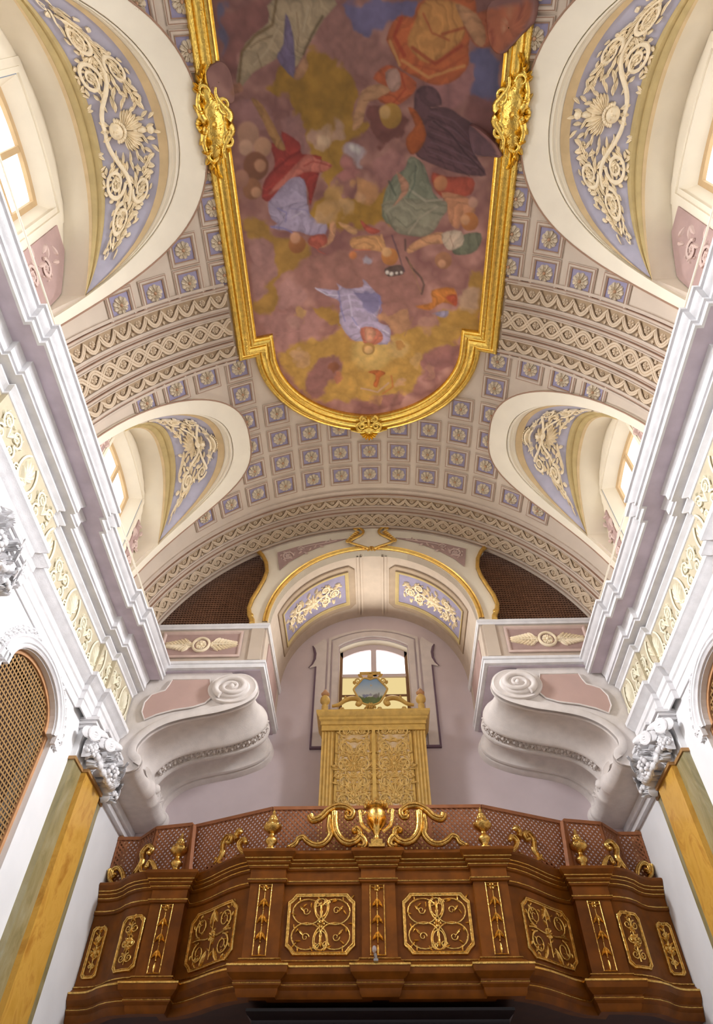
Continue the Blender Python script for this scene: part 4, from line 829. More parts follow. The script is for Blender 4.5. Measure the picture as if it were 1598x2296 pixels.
# ------------------------------------------------------------------ stucco ornament of the lunettes
def lun_orn_parts(L, big):
    """u along the wall, v from the groin towards the window (0..1.28)"""
    sc, fo, sh = RL(), RL(), RL(); k = 1. if big else .70
    for d in (1, -1):
        if big:
            sc.stem(bez((0, .98), (d * .28, 1.06), (d * .42, .70), (d * .62, .66), 12), lambda t: .034, .03)
            sc.curl(d * .58, .93, .185, -PI / 2, d, 1.7, .032, 7, .03)
            sc.stem(bez((d * .40, .80), (d * .60, .62), (d * .72, .62), (d * .82, .66), 10), lambda t: .03, .03)
            sc.curl(d * .66, .44, .165, PI / 2, -d, 1.6, .028, 7, .03)
            sc.curl(d * .98, .76, .185, PI, -d, 1.8, .030, 8, .03)
            sc.stem(bez((d * 1.05, .90), (d * 1.16, .98), (d * 1.2, .84), (d * 1.27, .82), 8), lambda t: .018, .02)
            sc.spiral(d * 1.30, .88, .06, 1.3, -PI / 2, d, .016, .2, .02)
            for q in range(14):
                fo.leaf(d * (.36 + .05 * q), .60 + .16 * math.sin(q * 2.1) + .12, d * .6 * math.sin(q * 1.7) + (0 if d > 0 else PI) + .6 * math.cos(q), .17, .075, .045, .03)
            for q in range(9):
                fo.leaf(d * (.80 + .06 * q), .56 + .10 * math.sin(q * 2.7), (PI / 2 if q % 2 else -PI / 2) + .7 * math.sin(q), .13, .06, .04, .02)
            for q in range(26):
                t_ = q / 25; u_ = .34 + .95 * t_; lo_, hi_ = .34 + .36 * t_, 1.08 - .18 * t_
                fo.leaf(d * u_, lo_ + .03 * math.sin(q * 3), (PI if d > 0 else 0) + d * (-.9 + .5 * math.sin(q * 2.6)) * -1, .15, .075, .05, .03)
                fo.leaf(d * u_, (lo_ + hi_) / 2 + .14 * math.sin(q * 2.2), q * 2.4, .14, .07, .05, .03)
                if q % 3 == 0: fo.flower(d * u_, lo_ + .02, .05, 6, .04)
            for q in range(6): fo.leaf(d * (.24 + .07 * q), 1.08, PI / 2 + d * (.6 * math.sin(q * 2)), .12, .05, .04)
        else:
            sc.stem(bez((d * .05, .62), (d * .22, .60), (d * .30, .80), (d * .42, .84), 10), lambda t: .026, .03)
            sc.curl(d * .60, .84, .135, PI if d > 0 else 0, -d, 1.7, .026, 6, .03)
            sc.stem(bez((d * .05, .60), (d * .24, .62), (d * .36, .48), (d * .46, .40), 10), lambda t: .026, .03)
            sc.curl(d * .50, .50, .115, -PI / 2, d, 1.5, .024, 5, .03)
            sc.stem(bez((d * .66, .72), (d * .76, .80), (d * .80, .92), (d * .90, .98), 8), lambda t: .02, .02)
            for q in range(18):
                t_ = q / 17; u_ = .16 + .68 * t_
                fo.leaf(d * u_, .50 + .38 * t_ + .10 * math.sin(q * 2.2), q * 2.4, .13, .065, .05, .03); fo.leaf(d * u_, .98 + .04 * math.sin(q * 2.9), q * 1.9, .12, .06, .045)
            for q in range(10): fo.leaf(d * (.14 + .06 * q), .78 + .10 * math.sin(q * 2.3), d * .4 * math.sin(q * 1.3) + (0 if d > 0 else PI), .15, .065, .045, .03)
            for q in range(6): fo.leaf(d * (.12 + .055 * q), .96 + .02 * q, (0 if d > 0 else PI) + d * .25, .16, .07, .045)
            for q in range(6): fo.leaf(d * (.70 + .045 * q), .86 + .03 * q, (0 if d > 0 else PI) + .9 * math.sin(q * 2), .11, .05, .04)
            fo.flower(d * .16, .74, .07, 6, .05)
            for q in range(4): sc.stem(bez((d * .12, .30 + .03 * q), (d * (.2 + .04 * q), .26 + .05 * q), (d * (.22 + .05 * q), .38), (d * (.30 + .04 * q), .30 + .04 * q), 6), lambda t: .010, .02)
    if big:
        # shell with a mask under it and a halo of leaves
        for q in range(34):
            a = PI * 1.5 + (q - 16.5) * .125; r = .30 + .10 * (q % 3)
            fo.leaf(r * .8 * math.cos(a), .72 + r * math.sin(a) * 1.05, a + .5 * math.sin(q * 2.2), .16, .055, .05, .02)
        for q in range(-7, 8):
            if abs(q) < 1: continue
            a = -PI / 2 + q * .185; sh.leaf(.05 * math.cos(a), .70 + .05 * math.sin(a), a, .32 - .006 * abs(q) ** 1.6, .085, .075)
        sh.dome(0, .37, .04, .10, .07); sh.dome(0, .22, .055, .07, .07); sh.dome(0, .48, .028, .05, .06)
        mk = RL().dome(0, .80, .105, .125, .10, 12).dome(0, .79, .022, .045, .135, 8).dome(-.045, .76, .022, .014, .115, 6).dome(.045, .76, .022, .014, .115, 6).dome(0, .855, .036, .014, .115, 6)
        for q in range(12):
            a = PI + PI * q / 11; mk.dome(.115 * math.cos(a), .79 + .135 * math.sin(a), .034, h=.07, n=6)
        mk.leaf(-.06, .9, PI * .6, .16, .07, .06).leaf(.06, .9, PI * .4, .16, .07, .06).leaf(0, .9, PI / 2, .16, .07, .06)
    else:
        # crown over a vase of leaves
        for q in range(-5, 6):
            a = -PI / 2 + q * .17; sh.leaf(.06 * math.cos(a), .40 + .06 * math.sin(a), a, .17, .05, .06); sh.dome(.24 * math.cos(a) * .95, .40 + .24 * math.sin(a), .017, h=.05, n=6)
        sh.stem([(.24 * math.sin(t) * .8, .40 - .19 * math.cos(t)) for t in [-.95 + 1.9 * i / 12 for i in range(13)]], .02, .05)
        sh.stem([(.16 * math.sin(t), .42 - .10 * math.cos(t)) for t in [-1 + 2 * i / 8 for i in range(9)]], .022, .05)
        mk = RL().dome(0, .52, .05, .08, .08).dome(0, .62, .08, .07, .10)
        for q in range(16): mk.leaf(0, .70, PI / 2 + (q - 7.5) * .17, .22 + .05 * (q % 2), .06, .06, .02)
        for q in range(6): mk.leaf(0, .60, -PI / 2 + (q - 2.5) * .5, .16, .06, .07)
    return (('scrollwork', sc), ('foliage', fo), ('shell' if big else 'crown', sh), ('mask' if big else 'leaf_vase', mk))
for L, big, bay in ((BIG, True, 'near'), (FAR, False, 'far')):
    for s, wd in ((-1, 'left'), (1, 'right')):
        lb = ('cream stucco scrolls with shell and mask on the big %s lunette' if big else 'cream stucco scrolls with a crown on the small far %s lunette') % wd
        root = thing('stucco_ornament', lb, 'stucco ornament', (s * 3.0, L.c, 9.6), 'stucco ornaments of the lunettes')
        wid = 1.28
        for nm, mb in lun_orn_parts(L, big):
            mb.map(lambda u, v, h: L.surf(u, min(.97, (.15 if big else .12) + v / wid * .76), h * .9 + .01)).mir(s < 0).build(nm, 'relief', root, 60)

# pink spandrels beside the windows
for L, bay in ((BIG, 'big near window'), (FAR, 'small far window')):
    for s, wd in ((-1, 'left'), (1, 'right')):
        for e in (1, -1):
            if L is BIG and e < 0: continue
            xo = lambda z: min(L.tip - .06, (max(0, 1 - ((z - L.za) / (9.40 - L.za)) ** 1) ** (1 / L.aexp) * L.tip - .06) if z > L.za else L.tip - .06)
            zs = [7.2 + 1.65 * k / 14 for k in range(15)]
            zs = [z for z in zs if xo(z) > .90]
            lp = [(.86, z) for z in zs] + [(xo(z), z) for z in zs[::-1]]
            o = MB().poly([lp], lambda a, b, d: (XW - .035 - d + .03, L.wc + e * a, b), .03).mir(s < 0).build('spandrel_panel', 'pink', None, 20)
            tag(o, 'pink spandrel panel with scroll relief %s the %s on the %s' % ('beyond' if e > 0 else 'before', bay, wd), 'panel', 'pink panels beside the side windows')
            r = RL(); r.curl(1.12 if L is BIG else 1.0, 7.75, .13 if L is BIG else .07, 0, 1, 1.6, .02, 5, .02); r.curl(1.18 if L is BIG else 1.02, 8.15, .12 if L is BIG else .07, PI, -1, 1.5, .02, 5, .02)
            for q in range(12): r.leaf((1.1 if L is BIG else .97) + .10 * math.sin(q * 2.1), 7.4 + .10 * q, 1.2 * math.sin(q * 1.6) + PI / 2, .17, .07, .03, .02)
            r.map(lambda u, v, h: (XW - .036 - h, L.wc + e * u, v)).mir(s < 0).build('scroll_relief', 'pinkrel', o, 60)

# ------------------------------------------------------------------ niche barrel: two sunk blue panels
def bar(th, y, h=0.):
    r = NR - h; return (r * math.sin(th), y, NZ + r * math.cos(th))
for s, wd in ((-1, 'left'), (1, 'right')):
    root = thing('niche_coffer', 'blue panel with cream scrolls in tan frame on the %s side of the niche vault' % wd, 'coffer', bar(s * math.radians(43), 9.85), 'blue panels of the organ niche vault')
    A, B = math.radians(11), math.radians(74)
    ya, yb = 9.22, 10.46
    def loop(d, h, n=16, ch=0.):
        a, b = A + d / NR, B - d / NR; y0, y1 = ya + d, yb - d
        pts = [(a + (b - a) * k / n, y0) for k in range(n + 1)] + [(b - (b - a) * k / n, y1) for k in range(n + 1)]
        if ch:
            c = ch; pts = [(a, y1 - c), (a, y0 + c), (a + c / NR, y0)] + [(a + c / NR + (b - a - c / NR) * k / n, y0) for k in range(1, n + 1)] + [(b - (b - a - c / NR) * k / n, y1) for k in range(n + 1)]
        return [bar(t, y, h) for t, y in pts]
    mb = MB().rings([loop(d, h, 16, max(0.001, .12 - d * .8)) for d, h in ((0, 0), (0, .02), (.02, .03), (.05, .02), (.13, .018), (.14, .03))], caps=False)
    mb.mir(s < 0).build('outer_frame', 'taupe', root, label='taupe outer frame')
    mb = MB().rings([loop(d, h, 16, .001) for d, h in ((.14, .0), (.14, .045), (.17, .05), (.19, .03), (.21, .025), (.215, .004))], caps=False)
    mb.mir(s < 0).build('inner_frame', 'olive', root)
    a, b = A + .21 / NR, B - .21 / NR
    MB().grid(lambda i, j: bar(a + (b - a) * i, ya + .21 + (yb - ya - .42) * j, .012), 14, 2).mir(s < 0).build('field', 'blue', root, label='lavender blue field')
    r = RL()
    for d in (1, -1):
        r.stem(bez((0, 0), (d * .15, .12), (d * .25, -.12), (d * .40, 0)), lambda t: .022, .02); r.curl(d * .34, .14, .12, -PI / 2, d, 1.5, .02, 6, .02); r.curl(d * .36, -.16, .11, PI / 2, -d, 1.5, .02, 6, .02); r.curl(d * .58, .02, .11, PI if d > 0 else 0, d, 1.6, .018, 5, .02)
        for q in range(34): r.leaf(d * (.06 + .019 * q), .22 * math.sin(q * 2.4), q * 1.9, .13, .065, .035, .02)
    r.flower(0, 0, .13, 9, .04).dome(0, 0, .05, h=.06)
    for q in range(10): r.leaf(0, 0, q * PI / 5, .22, .06, .03)
    r.map(lambda u, v, h: bar((a + b) / 2 + u / NR * .98, (ya + yb) / 2 + v, h + .012)).mir(s < 0).build('scroll_relief', 'relief', root, 60)
# raised plain panels on the crown of the niche vault
for s in (-1, 1):
    m = MB()
    for d0, h0 in ((0, .02), (.07, .035)):
        m.rings([[bar(math.radians(t), y, h) for t, h in ((9.5 - d0 * 30, 0), (9.5 - d0 * 30, h0), (8.3 - d0 * 30, h0), (8.3 - d0 * 30, 0))] for y in (9.0, 10.7)], closed_ring=False)
    struct(m.mir(s < 0).build('trim_niche_crown', 'coffer'))

# ------------------------------------------------------------------ arch wall: gilded mouldings, cartouche, pink panels, grilles
def tube_xz(pts, y, r, n=8): return MB().tube([(x, y, z) for x, z in pts], r, n)
gm = thing('gilded_arch_moulding', 'gilded moulding round the arch of the organ niche', 'moulding', (0, 8.84, 9.8))
pts = arcpts(1.93, NZ, -PI / 2, PI / 2, 60)
MB().rings([[(x * (1 + d / 1.93), 8.86 - h, NZ + (z - NZ) * (1 + d / 1.93)) for d, h in ((-.05, 0), (-.05, .03), (-.02, .05), (.01, .03), (.03, .05), (.05, .02), (.05, 0))] for x, z in pts], closed_ring=False).build('moulding', 'goldline', gm)
for s, wd in ((-1, 'left'), (1, 'right')):
    o = tube_xz([(s * (x + .03), z) for x, z in SC], 8.82, [.05, .042, .04, .038, .038, .038, .04, .04, .045, .05, .05])
    p = SC[0]
    for k in range(14):
        a = PI * .2 + k * .45; r = .075 * (1 - k / 16)
    o.tube([(s * (2.20 + .07 * (1 - k / 18) * math.cos(-.6 + k * .42)), 8.80, 9.86 + .07 * (1 - k / 18) * math.sin(-.6 + k * .42)) for k in range(16)], .02, 6)
    o.ball((s * 2.2, 8.80, 9.86), .03); o.ball((s * 2.19, 8.80, 8.02), .05, .03, .06)
    tag(o.build('gilded_scroll_edge', 'goldline', None, 60), 'gilded S-curved edging beside the dark grille %s of the niche arch' % wd, 'moulding', 'gilded edgings of the upper grilles')
    # pink spandrel panel with a fine scroll
    lp = [(.50, 10.10), (1.0, 10.03), (1.5, 9.88), (1.88, 9.72), (1.83, 9.42), (1.79, 9.22), (1.62, 9.45), (1.3, 9.72), (.95, 9.93)]
    o = MB().poly([[(s * x, z) for x, z in lp]], lambda a, b, d: (a, 8.85 - d, b), .02).build('spandrel_panel', 'pink', None, 20)
    tag(o, 'pink triangular panel with pale scroll above the niche arch, %s of the gilded cartouche' % wd, 'panel', 'pink panels above the niche arch')
    r = RL().curl(1.66, 9.60, .12, PI, -1, 1.6, .018, 6, .012).curl(1.42, 9.80, .07, PI, -1, 1.4, .014, 4, .012).stem(bez((1.4, 9.82), (1.2, 9.95), (1.0, 9.92), (.7, 10.04)), lambda t: .012, .01)
    for q in range(10): r.leaf(1.75 - .1 * q, 9.50 + .055 * q + .02 * math.sin(q), 2.6 + math.sin(q * 2), .10, .04, .02)
    r.map(lambda u, v, h: (s * u, 8.829 - h, v)).build('scroll_relief', 'pinkrel', o, 60)
    # dark grille of the upper gallery opening
    g = thing('upper_grille', 'dark wooden lattice behind the S-shaped opening high %s of the niche arch' % wd, 'grille', (s * 3, 9.1, 7.9), 'upper grilles beside the niche arch')
    bars = MB(); x0, x1 = 1.95, 4.0
    k = 0; x = x0
    while x < x1:
        zt = ZC + math.sqrt(max(.1, 4.4 ** 2 - x * x)); bars.box((s * x if s > 0 else -x - .022, 9.06, 7.85), (s * x + .022 if s > 0 else -x, 9.08, min(zt, 10.3))); x += .052
    z = 7.88
    while z < 10.0:
        xr = math.sqrt(max(0.1, 4.4 ** 2 - (z - ZC) ** 2)); bars.box((x0, 9.05, z), (max(x0 + .1, xr), 9.07, z + .022)) if s > 0 else bars.box((-max(x0 + .1, xr), 9.05, z), (-x0, 9.07, z + .022)); z += .052
    bars.build('lattice', 'grilledark', g, smooth=0)
    MB().box((min(s * 1.9, s * 4.3), 9.12, 7.8), (max(s * 1.9, s * 4.3), 9.16, 10.4)).build('dark_backing', 'void', g, smooth=0)
    # pink panel of the entablature block with a rosette and leaf sprays
    o = MB().box((2.30, 8.86, 7.16), (3.66, 8.88, 7.68)).mir(s < 0)
    o = o.build('rosette_tablet', 'pink', None, 0)
    tag(o, 'pink oblong panel with rosette and leaf sprays under the %s upper grille' % wd, 'tablet', 'pink panels under the upper grilles')
    fr = MB().rings([[(cx * (.68 - d) + 2.98, 8.86 - h, cz * (.26 - d) + 7.42) for cx, cz in ((-1, -1), (1, -1), (1, 1), (-1, 1))] for d, h in ((-.02, -.01), (-.02, .02), (.01, .025), (.03, .01), (.04, -.005))], caps=False).mir(s < 0)
    fr.build('panel_frame', 'pinkrel', o, 30)
    r = RL(); r.flower(2.98, 7.41, .095, 8, .03).dome(2.98, 7.41, .03, h=.05)
    r.rings([[(2.98 + rr * math.cos(2 * PI * k / 24), 7.41 + rr * math.sin(2 * PI * k / 24), h) for rr, h in ((.12, 0), (.125, .03), (.15, .035), (.165, .02), (.165, 0))] for k in range(24)], closed_ring=False, loop=True)
    for d in (1, -1):
        r.stem([(2.98 + d * (.18 + .42 * t), 7.41) for t in (0, .5, 1)], lambda t: .016 - .008 * t, .02)
        for q in range(7):
            for e in (1, -1): r.leaf(2.98 + d * (.19 + .055 * q), 7.41, (0 if d > 0 else PI) + d * e * (1.0 - .06 * q), .19 - .012 * q, .065, .035, d * e * -.03)
        r.leaf(2.98 + d * .52, 7.41, 0 if d > 0 else PI, .12, .05, .03); r.flower(2.98 + d * .22, 7.41, .07, 6, .03)
    r.map(lambda u, v, h: (u, 8.858 - h, v)).mir(s < 0).build('leaf_relief', 'relief', o, 60)
# white cartouche with gilded rocaille at the crown
ct = thing('arch_cartouche', 'white cartouche with gilded rocaille edges at the crown of the niche arch', 'cartouche', (0, 8.8, 10.1))
lp = [(0, 9.74), (.22, 9.86), (.40, 9.93), (.30, 10.06), (.16, 10.16), (.17, 10.30), (.24, 10.40), (0, 10.42)]
lp = lp + [(-x, z) for x, z in lp[1:-1][::-1]]
MB().poly([lp], lambda a, b, d: (a, 8.80 + d, b), .06).build('shield', 'rim', ct, 30)
g = RL()
for d in (1, -1):
    g.stem(bez((d * .05, 9.73), (d * .24, 9.84), (d * .55, 9.90), (d * .40, 10.0), 12), lambda t: .02 + .012 * t, .03); g.stem(bez((d * .42, 9.97), (d * .30, 10.10), (d * .10, 10.14), (d * .17, 10.30), 12), lambda t: .034 - .01 * t, .03); g.stem(bez((d * .17, 10.28), (d * .22, 10.36), (d * .30, 10.42), (d * .33, 10.34), 8), lambda t: .028, .03)
    g.spiral(d * .46, 9.95, .05, 1.3, PI / 2, -d, .02, .2, .03); g.spiral(d * .31, 10.33, .05, 1.3, PI / 2, -d, .018, .2, .03)
    for q in range(6): g.leaf(d * (.38 - .03 * q), 10.0 + .045 * q, (.3 if d > 0 else PI - .3), .11, .05, .04)
    for q in range(5): g.leaf(d * (.04 + .06 * q), 9.74 + .035 * q, -PI / 2 + d * .5, .08, .04, .03)
g.flower(0, 9.74, .06, 7, .04)
g.map(lambda u, v, h: (u, 8.80 - h, v)).build('rocaille_edge', 'goldline', ct, 60, label='gilded rocaille edge')
# ------------------------------------------------------------------ side walls: gallery windows with lattice, marble pilasters, capitals, frieze
def yz(s): return lambda u, v, h: (s * (XL - h), u, v)
for s, wd in ((-1, 'left'), (1, 'right')):
    c = CORR[0]; f = yz(s)
    g = thing('gallery_grille', 'tall arched wooden lattice grille in the white %s wall between the marble pilasters' % wd, 'grille', (s * XL, c, 1.0), 'arched grilles of the side walls')
    o, i = corr_outline(c), corr_outline(c, -.055)
    MB().poly([o, i[::-1]], lambda a, b, d: (s * (XL + .07 + d), a, b), .06).build('frame', 'grilleframe', g, 0)
    bars = MB(); hw = .76; n = 0
    def zt(u):
        q = abs(u) / .70
        return 4.71 + .43 * math.sqrt(max(0, 1 - q * q)) if q < 1 else 4.66
    k = 0; u = -.78
    while u < .78:
        a, b = sorted((s * (XL + .096), s * (XL + .100))); bars.box((a, c + u, .95), (b, c + u + .022, zt(u))); u += .060
    z = 1.0
    while z < 5.12:
        w = .78 if z < 4.64 else .70 * math.sqrt(max(0, 1 - ((z - 4.71) / .43) ** 2)) if z > 4.71 else .70
        a, b = sorted((s * (XL + .092), s * (XL + .096))); bars.box((a, c - w, z), (b, c + w, z + .022)); z += .060
    bars.build('lattice', 'grillewood', g, 0)
    # stucco surround
    t = thing('grille_surround', 'white stucco arch moulding with flower garland round the %s wall grille' % wd, 'surround', (s * XL, c, 4.7), 'stucco surrounds of the wall grilles')
    m = MB(); prof = [(.0, 0), (.0, .03), (.03, .045), (.06, .03), (.075, .055), (.11, .06), (.125, .035), (.15, .02), (.17, .05), (.20, .05), (.21, 0)]
    rings = []
    for k in range(29):
        a = PI * k / 28
        rings.append([f(c + (.755 + d) * math.cos(a), 4.70 + (.475 + d * .62) * math.sin(a), h) for d, h in prof])
    m.rings(rings, closed_ring=False); m.build('arch_moulding', 'white', t, 40)
    for e in (-1, 1):
        m = MB()
        for q, (a, b) in enumerate(((.79, .83), (.85, .89), (.91, .97))):
            y0, y1 = sorted((c + e * a, c + e * b)); x0, x1 = sorted((s * XL, s * (XL - .06 + .01 * q))); m.box((x0, y0, 4.60), (x1, y1, 4.72))
        m.build('foot_block', 'white', t, 0)
    r = RL().stem([(c + 1.0 * math.cos(PI * (.02 + .96 * k / 20)), min(5.27, 4.72 + .64 * math.sin(PI * (.02 + .96 * k / 20)))) for k in range(21)], .014, .005)
    for k in range(21):
        a = PI * (.02 + .96 * k / 20); x, z = c + 1.0 * math.cos(a), min(5.27, 4.72 + .64 * math.sin(a)); 
        r.flower(x, z, .055, 6, .03, k).dome(x, z, .02, h=.045, n=6)
        if k % 2: r.leaf(x, z, a + PI / 2, .11, .05, .03)
    r.map(f).build('garland_pattern', 'white', t, 60)
    # marble pilasters and capitals
    for pc, which in ((8.585, 'beside the organ gallery'), (4.21, 'nearer the camera')):
        p = thing('marble_pilaster', 'yellow marble pilaster bordered in olive-green marble on the %s wall, %s' % (wd, which), 'pilaster', (s * XL, pc, -1.6), 'marble pilasters')
        y0, y1, a0, a1 = pc - .63, pc + .635, pc - .30, pc + .36
        def bx(a, b): 
            x0, x1 = sorted((s * a[0], s * b[0])); return MB().box((x0, a[1], a[2]), (x1, b[1], b[2]))
        bx((4.02, y0, -1.6), (XL, a0, 4.74)).build('side_strip', 'green', p, 0, label='olive-green marble side strip')
        bx((4.02, a1, -1.6), (XL, y1, 4.74)).build('side_strip', 'green', p, 0, label='olive-green marble side strip')
        bx((3.95, a0, -1.6), (XL, a1, 4.74)).build('shaft', 'yellow', p, 0, label='yellow marble shaft')
        q = bx((4.0, y0 - .02, 4.74), (XL, a0, 4.785)).box(*[(min(s * 3.92, s * XL), a0 - .01, 4.74), (max(s * 3.92, s * XL), a1 + .01, 4.785)]).box(*[(min(s * 4.0, s * XL), a1, 4.74), (max(s * 4.0, s * XL), y1 + .02, 4.785)])
        q.build('lip', 'brownlip', p, 0, label='brown marble lip')
        struct(bx((4.02, y0, 4.785), (XL, y1, 5.32)).box(*[(min(s * 3.96, s * XL), a0, 4.785), (max(s * 3.96, s * XL), a1, 5.33)]).build('trim_pilaster_neck', 'wall', smooth=0))
        k = thing('composite_capital', 'white stucco capital with volutes and hanging fruit over the %s pilaster %s' % (wd, which), 'capital', (s * 3.9, pc, 4.8), 'stucco capitals')
        B_ = 3.96
        fb = lambda u, v, h: (s * (B_ - h), pc + u, v)
        ab = MB()
        for zz, e, dx in ((5.20, .0, .12), (5.245, .03, .16), (5.29, .05, .19)):
            x0, x1 = sorted((s * (B_ - dx), s * XL)); ab.box((x0, a0 - .06 - e, zz), (x1, a1 + .06 + e, zz + .042))
            x0, x1 = sorted((s * (4.02 - dx), s * XL)); ab.box((x0, y0 - .04 - e, zz), (x1, y1 + .04 + e, zz + .042))
        ab.build('abacus', 'white', k, 0)
        for u, z, rr, hh, d in ((-.68, 5.10, .095, .08, 1), (-.36, 5.12, .085, .20, 1), (.42, 5.12, .085, .20, -1), (.71, 5.11, .085, .11, -1), (.70, 4.94, .08, .10, -1)):
            v = RL()
            v.spiral(0, 0, rr, 1.9, PI / 2, d, .030, .18, .05); v.rings([[(rr * .9 * q_ * math.cos(2 * PI * j / 14), rr * .9 * q_ * math.sin(2 * PI * j / 14), hz) for j in range(14)] for q_, hz in ((1, -.06), (1, .02), (.8, .035), (.02, .03))], caps=False)
            v.dome(0, 0, rr * .22, h=.09); v.leaf(d * rr * .5, rr * 1.0, d * -.2 + (0 if d > 0 else PI), .2, .10, .05)
            # volutes turned diagonally off the corner
            an = -d * .6
            v.map(lambda a, b, h: fb(u + a * math.cos(an) - h * math.sin(an), z + b, hh + h * math.cos(an) + a * math.sin(an) * -1)).build('volute', 'white', k, 60)
        lv = RL()
        for q in range(9):
            u = -.58 + .145 * q; lv.leaf(u, 4.84, PI / 2 + .06 * (q - 4), .30, .15, .10 if 2 < q < 7 else .05); lv.leaf(u + .07, 4.98, PI / 2, .22, .10, .13 if 2 < q < 7 else .07)
        for q in range(7): lv.leaf(.03, 5.27, PI / 2 + (q - 3) * .75, .13, .08, .22)
        rq = random.Random(9)
        for q in range(46):
            u = rq.uniform(-.68, .74); z = rq.uniform(4.84, 5.18); hh = .19 if -.30 < u < .38 else .09; lv.leaf(u, z, rq.uniform(0, 6.3), .14, .07, hh + .03, .02)
            if q % 3 == 0: lv.flower(u, z, .055, 6, hh + .05)
        lv.flower(.03, 5.27, .10, 7, .24).dome(.03, 5.27, .04, h=.27)
        lv.map(fb).build('acanthus', 'white', k, 60)
        fs = MB()
        def blob(u, z, h, r): fs.ball(fb(u, z, h), r, r * 1.0, r * 1.1, 7, 5)
        rr_ = random.Random(3)
        for q in range(15):
            t_ = q / 14; u = -.50 + .53 * t_; z = 5.03 - .20 * math.sin(t_ * PI * .62); blob(u, z, .09 + .10 * t_, .036 + .014 * math.sin(q * 2))
            blob(.52 - .45 * t_ , 5.03 - .19 * math.sin(t_ * PI * .62), .12 + .06 * t_, .042 + .018 * math.cos(q * 2.3))
        for q in range(34):
            t_ = q / 33; w_ = .09 * math.sin(PI * (.15 + .85 * t_)) + .015; a_ = q * 2.4
            blob(.04 + w_ * math.cos(a_), 5.02 - .26 * t_, .20 + w_ * .8 * math.sin(a_), .030 + .008 * math.sin(q * 3))
            if q < 20: blob(-.53 + w_ * .8 * math.cos(a_), 4.98 - .2 * t_, .08 + w_ * .5 * math.sin(a_), .026)
            if q < 12: blob(.60 + w_ * .7 * math.cos(a_), 4.92 - .18 * t_, .10 + w_ * .5 * math.sin(a_), .03)
        fs.build('fruit_festoon', 'white', k, 80)
    # frieze ornament: palmettes between scrolls
    fz = thing('frieze_ornament', 'ivory relief of palmettes and scrolls along the %s frieze' % wd, 'frieze relief', (s * 4.05, 4, 6.08), 'frieze reliefs')
    def off(y):
        for a, b, d in RES:
            if a < y < b: return d
        return 0
    proto = None
    ylist = [1.0 + .545 * q for q in range(15)]
    for q, y in enumerate(ylist):
        r = RL()
        if q % 2 == 0:
            for j in range(-4, 5): r.leaf(.02 * j, -.15, PI / 2 + j * .27, .36 - .012 * j * j, .075, .035)
            for d in (1, -1): r.stem(bez((d * .03, -.2), (d * .22, -.2), (d * .24, .1), (d * .10, .23), 10), lambda t: .016, .015); r.spiral(d * .20, -.14, .06, 1.3, PI / 2, -d, .014, .2, .015)
            r.dome(0, -.17, .045, h=.05)
        else:
            for d in (1, -1):
                r.curl(d * .12, .08, .11, -PI / 2, d, 1.5, .016, 5, .02); r.curl(d * .13, -.13, .09, PI / 2, -d, 1.4, .015, 4, .02)
                for j in range(3): r.leaf(0, -.05 + .04 * j, PI / 2 + d * (.5 + .3 * j), .2, .07, .03)
        st = [v for rr2 in RES for v in rr2[:2]]
        x = XL - .037 - off(y)
        # a unit that meets a step of the wall follows it
        r.map(lambda u, v, h: (s * (XL - .037 - off(y + u) - h), y + u, 6.09 + v)).build('palmette' if q % 2 == 0 else 'scroll_pair', 'friezerel', fz, 60)
    # thin rod along the cornice edge
    o = MB().tube([(s * 3.50, y, 7.06) for y in (-2.0, 2.0, 4.0, 6.0, 8.7)], .012, 6)
    for y in (3.45, 5.05, 7.95): o.tube([(s * 3.57, y, 7.0), (s * 3.50, y, 7.06)], .012, 5)
    tag(o.build('cornice_rod', 'rim'), 'thin pale rod running along the edge of the %s cornice' % wd, 'rod', 'rods along the cornices')

# ------------------------------------------------------------------ scroll brackets under the organ bay
def catmull(P, n=6):
    out = []
    for i in range(len(P) - 1):
        p0 = Vector(P[max(0, i - 1)]); p1 = Vector(P[i]); p2 = Vector(P[i + 1]); p3 = Vector(P[min(len(P) - 1, i + 2)])
        for k in range(n):
            t = k / n; out.append(.5 * ((2 * p1) + (p2 - p0) * t + (2 * p0 - 5 * p1 + 4 * p2 - p3) * t * t + (3 * p1 - p0 - 3 * p2 + p3) * t ** 3))
    out.append(Vector(P[-1])); return out
VP_ = [(2.42, 6.83), (2.16, 6.83), (1.97, 6.72), (1.89, 6.54), (1.93, 6.38), (2.06, 6.26), (2.25, 6.17), (2.5, 6.09), (2.8, 6.03), (3.1, 5.96), (3.32, 5.87), (3.50, 5.73), (3.61, 5.55), (3.60, 5.43), (3.52, 5.36), (3.48, 5.26), (3.53, 5.16), (3.68, 5.10), (4.1, 5.08)]
VS = catmull(VP_, 5)
VN = []
for i, p in enumerate(VS):
    t = (VS[min(len(VS) - 1, i + 1)] - VS[max(0, i - 1)]).normalized(); VN.append(Vector((-t.y, t.x)) * -1)
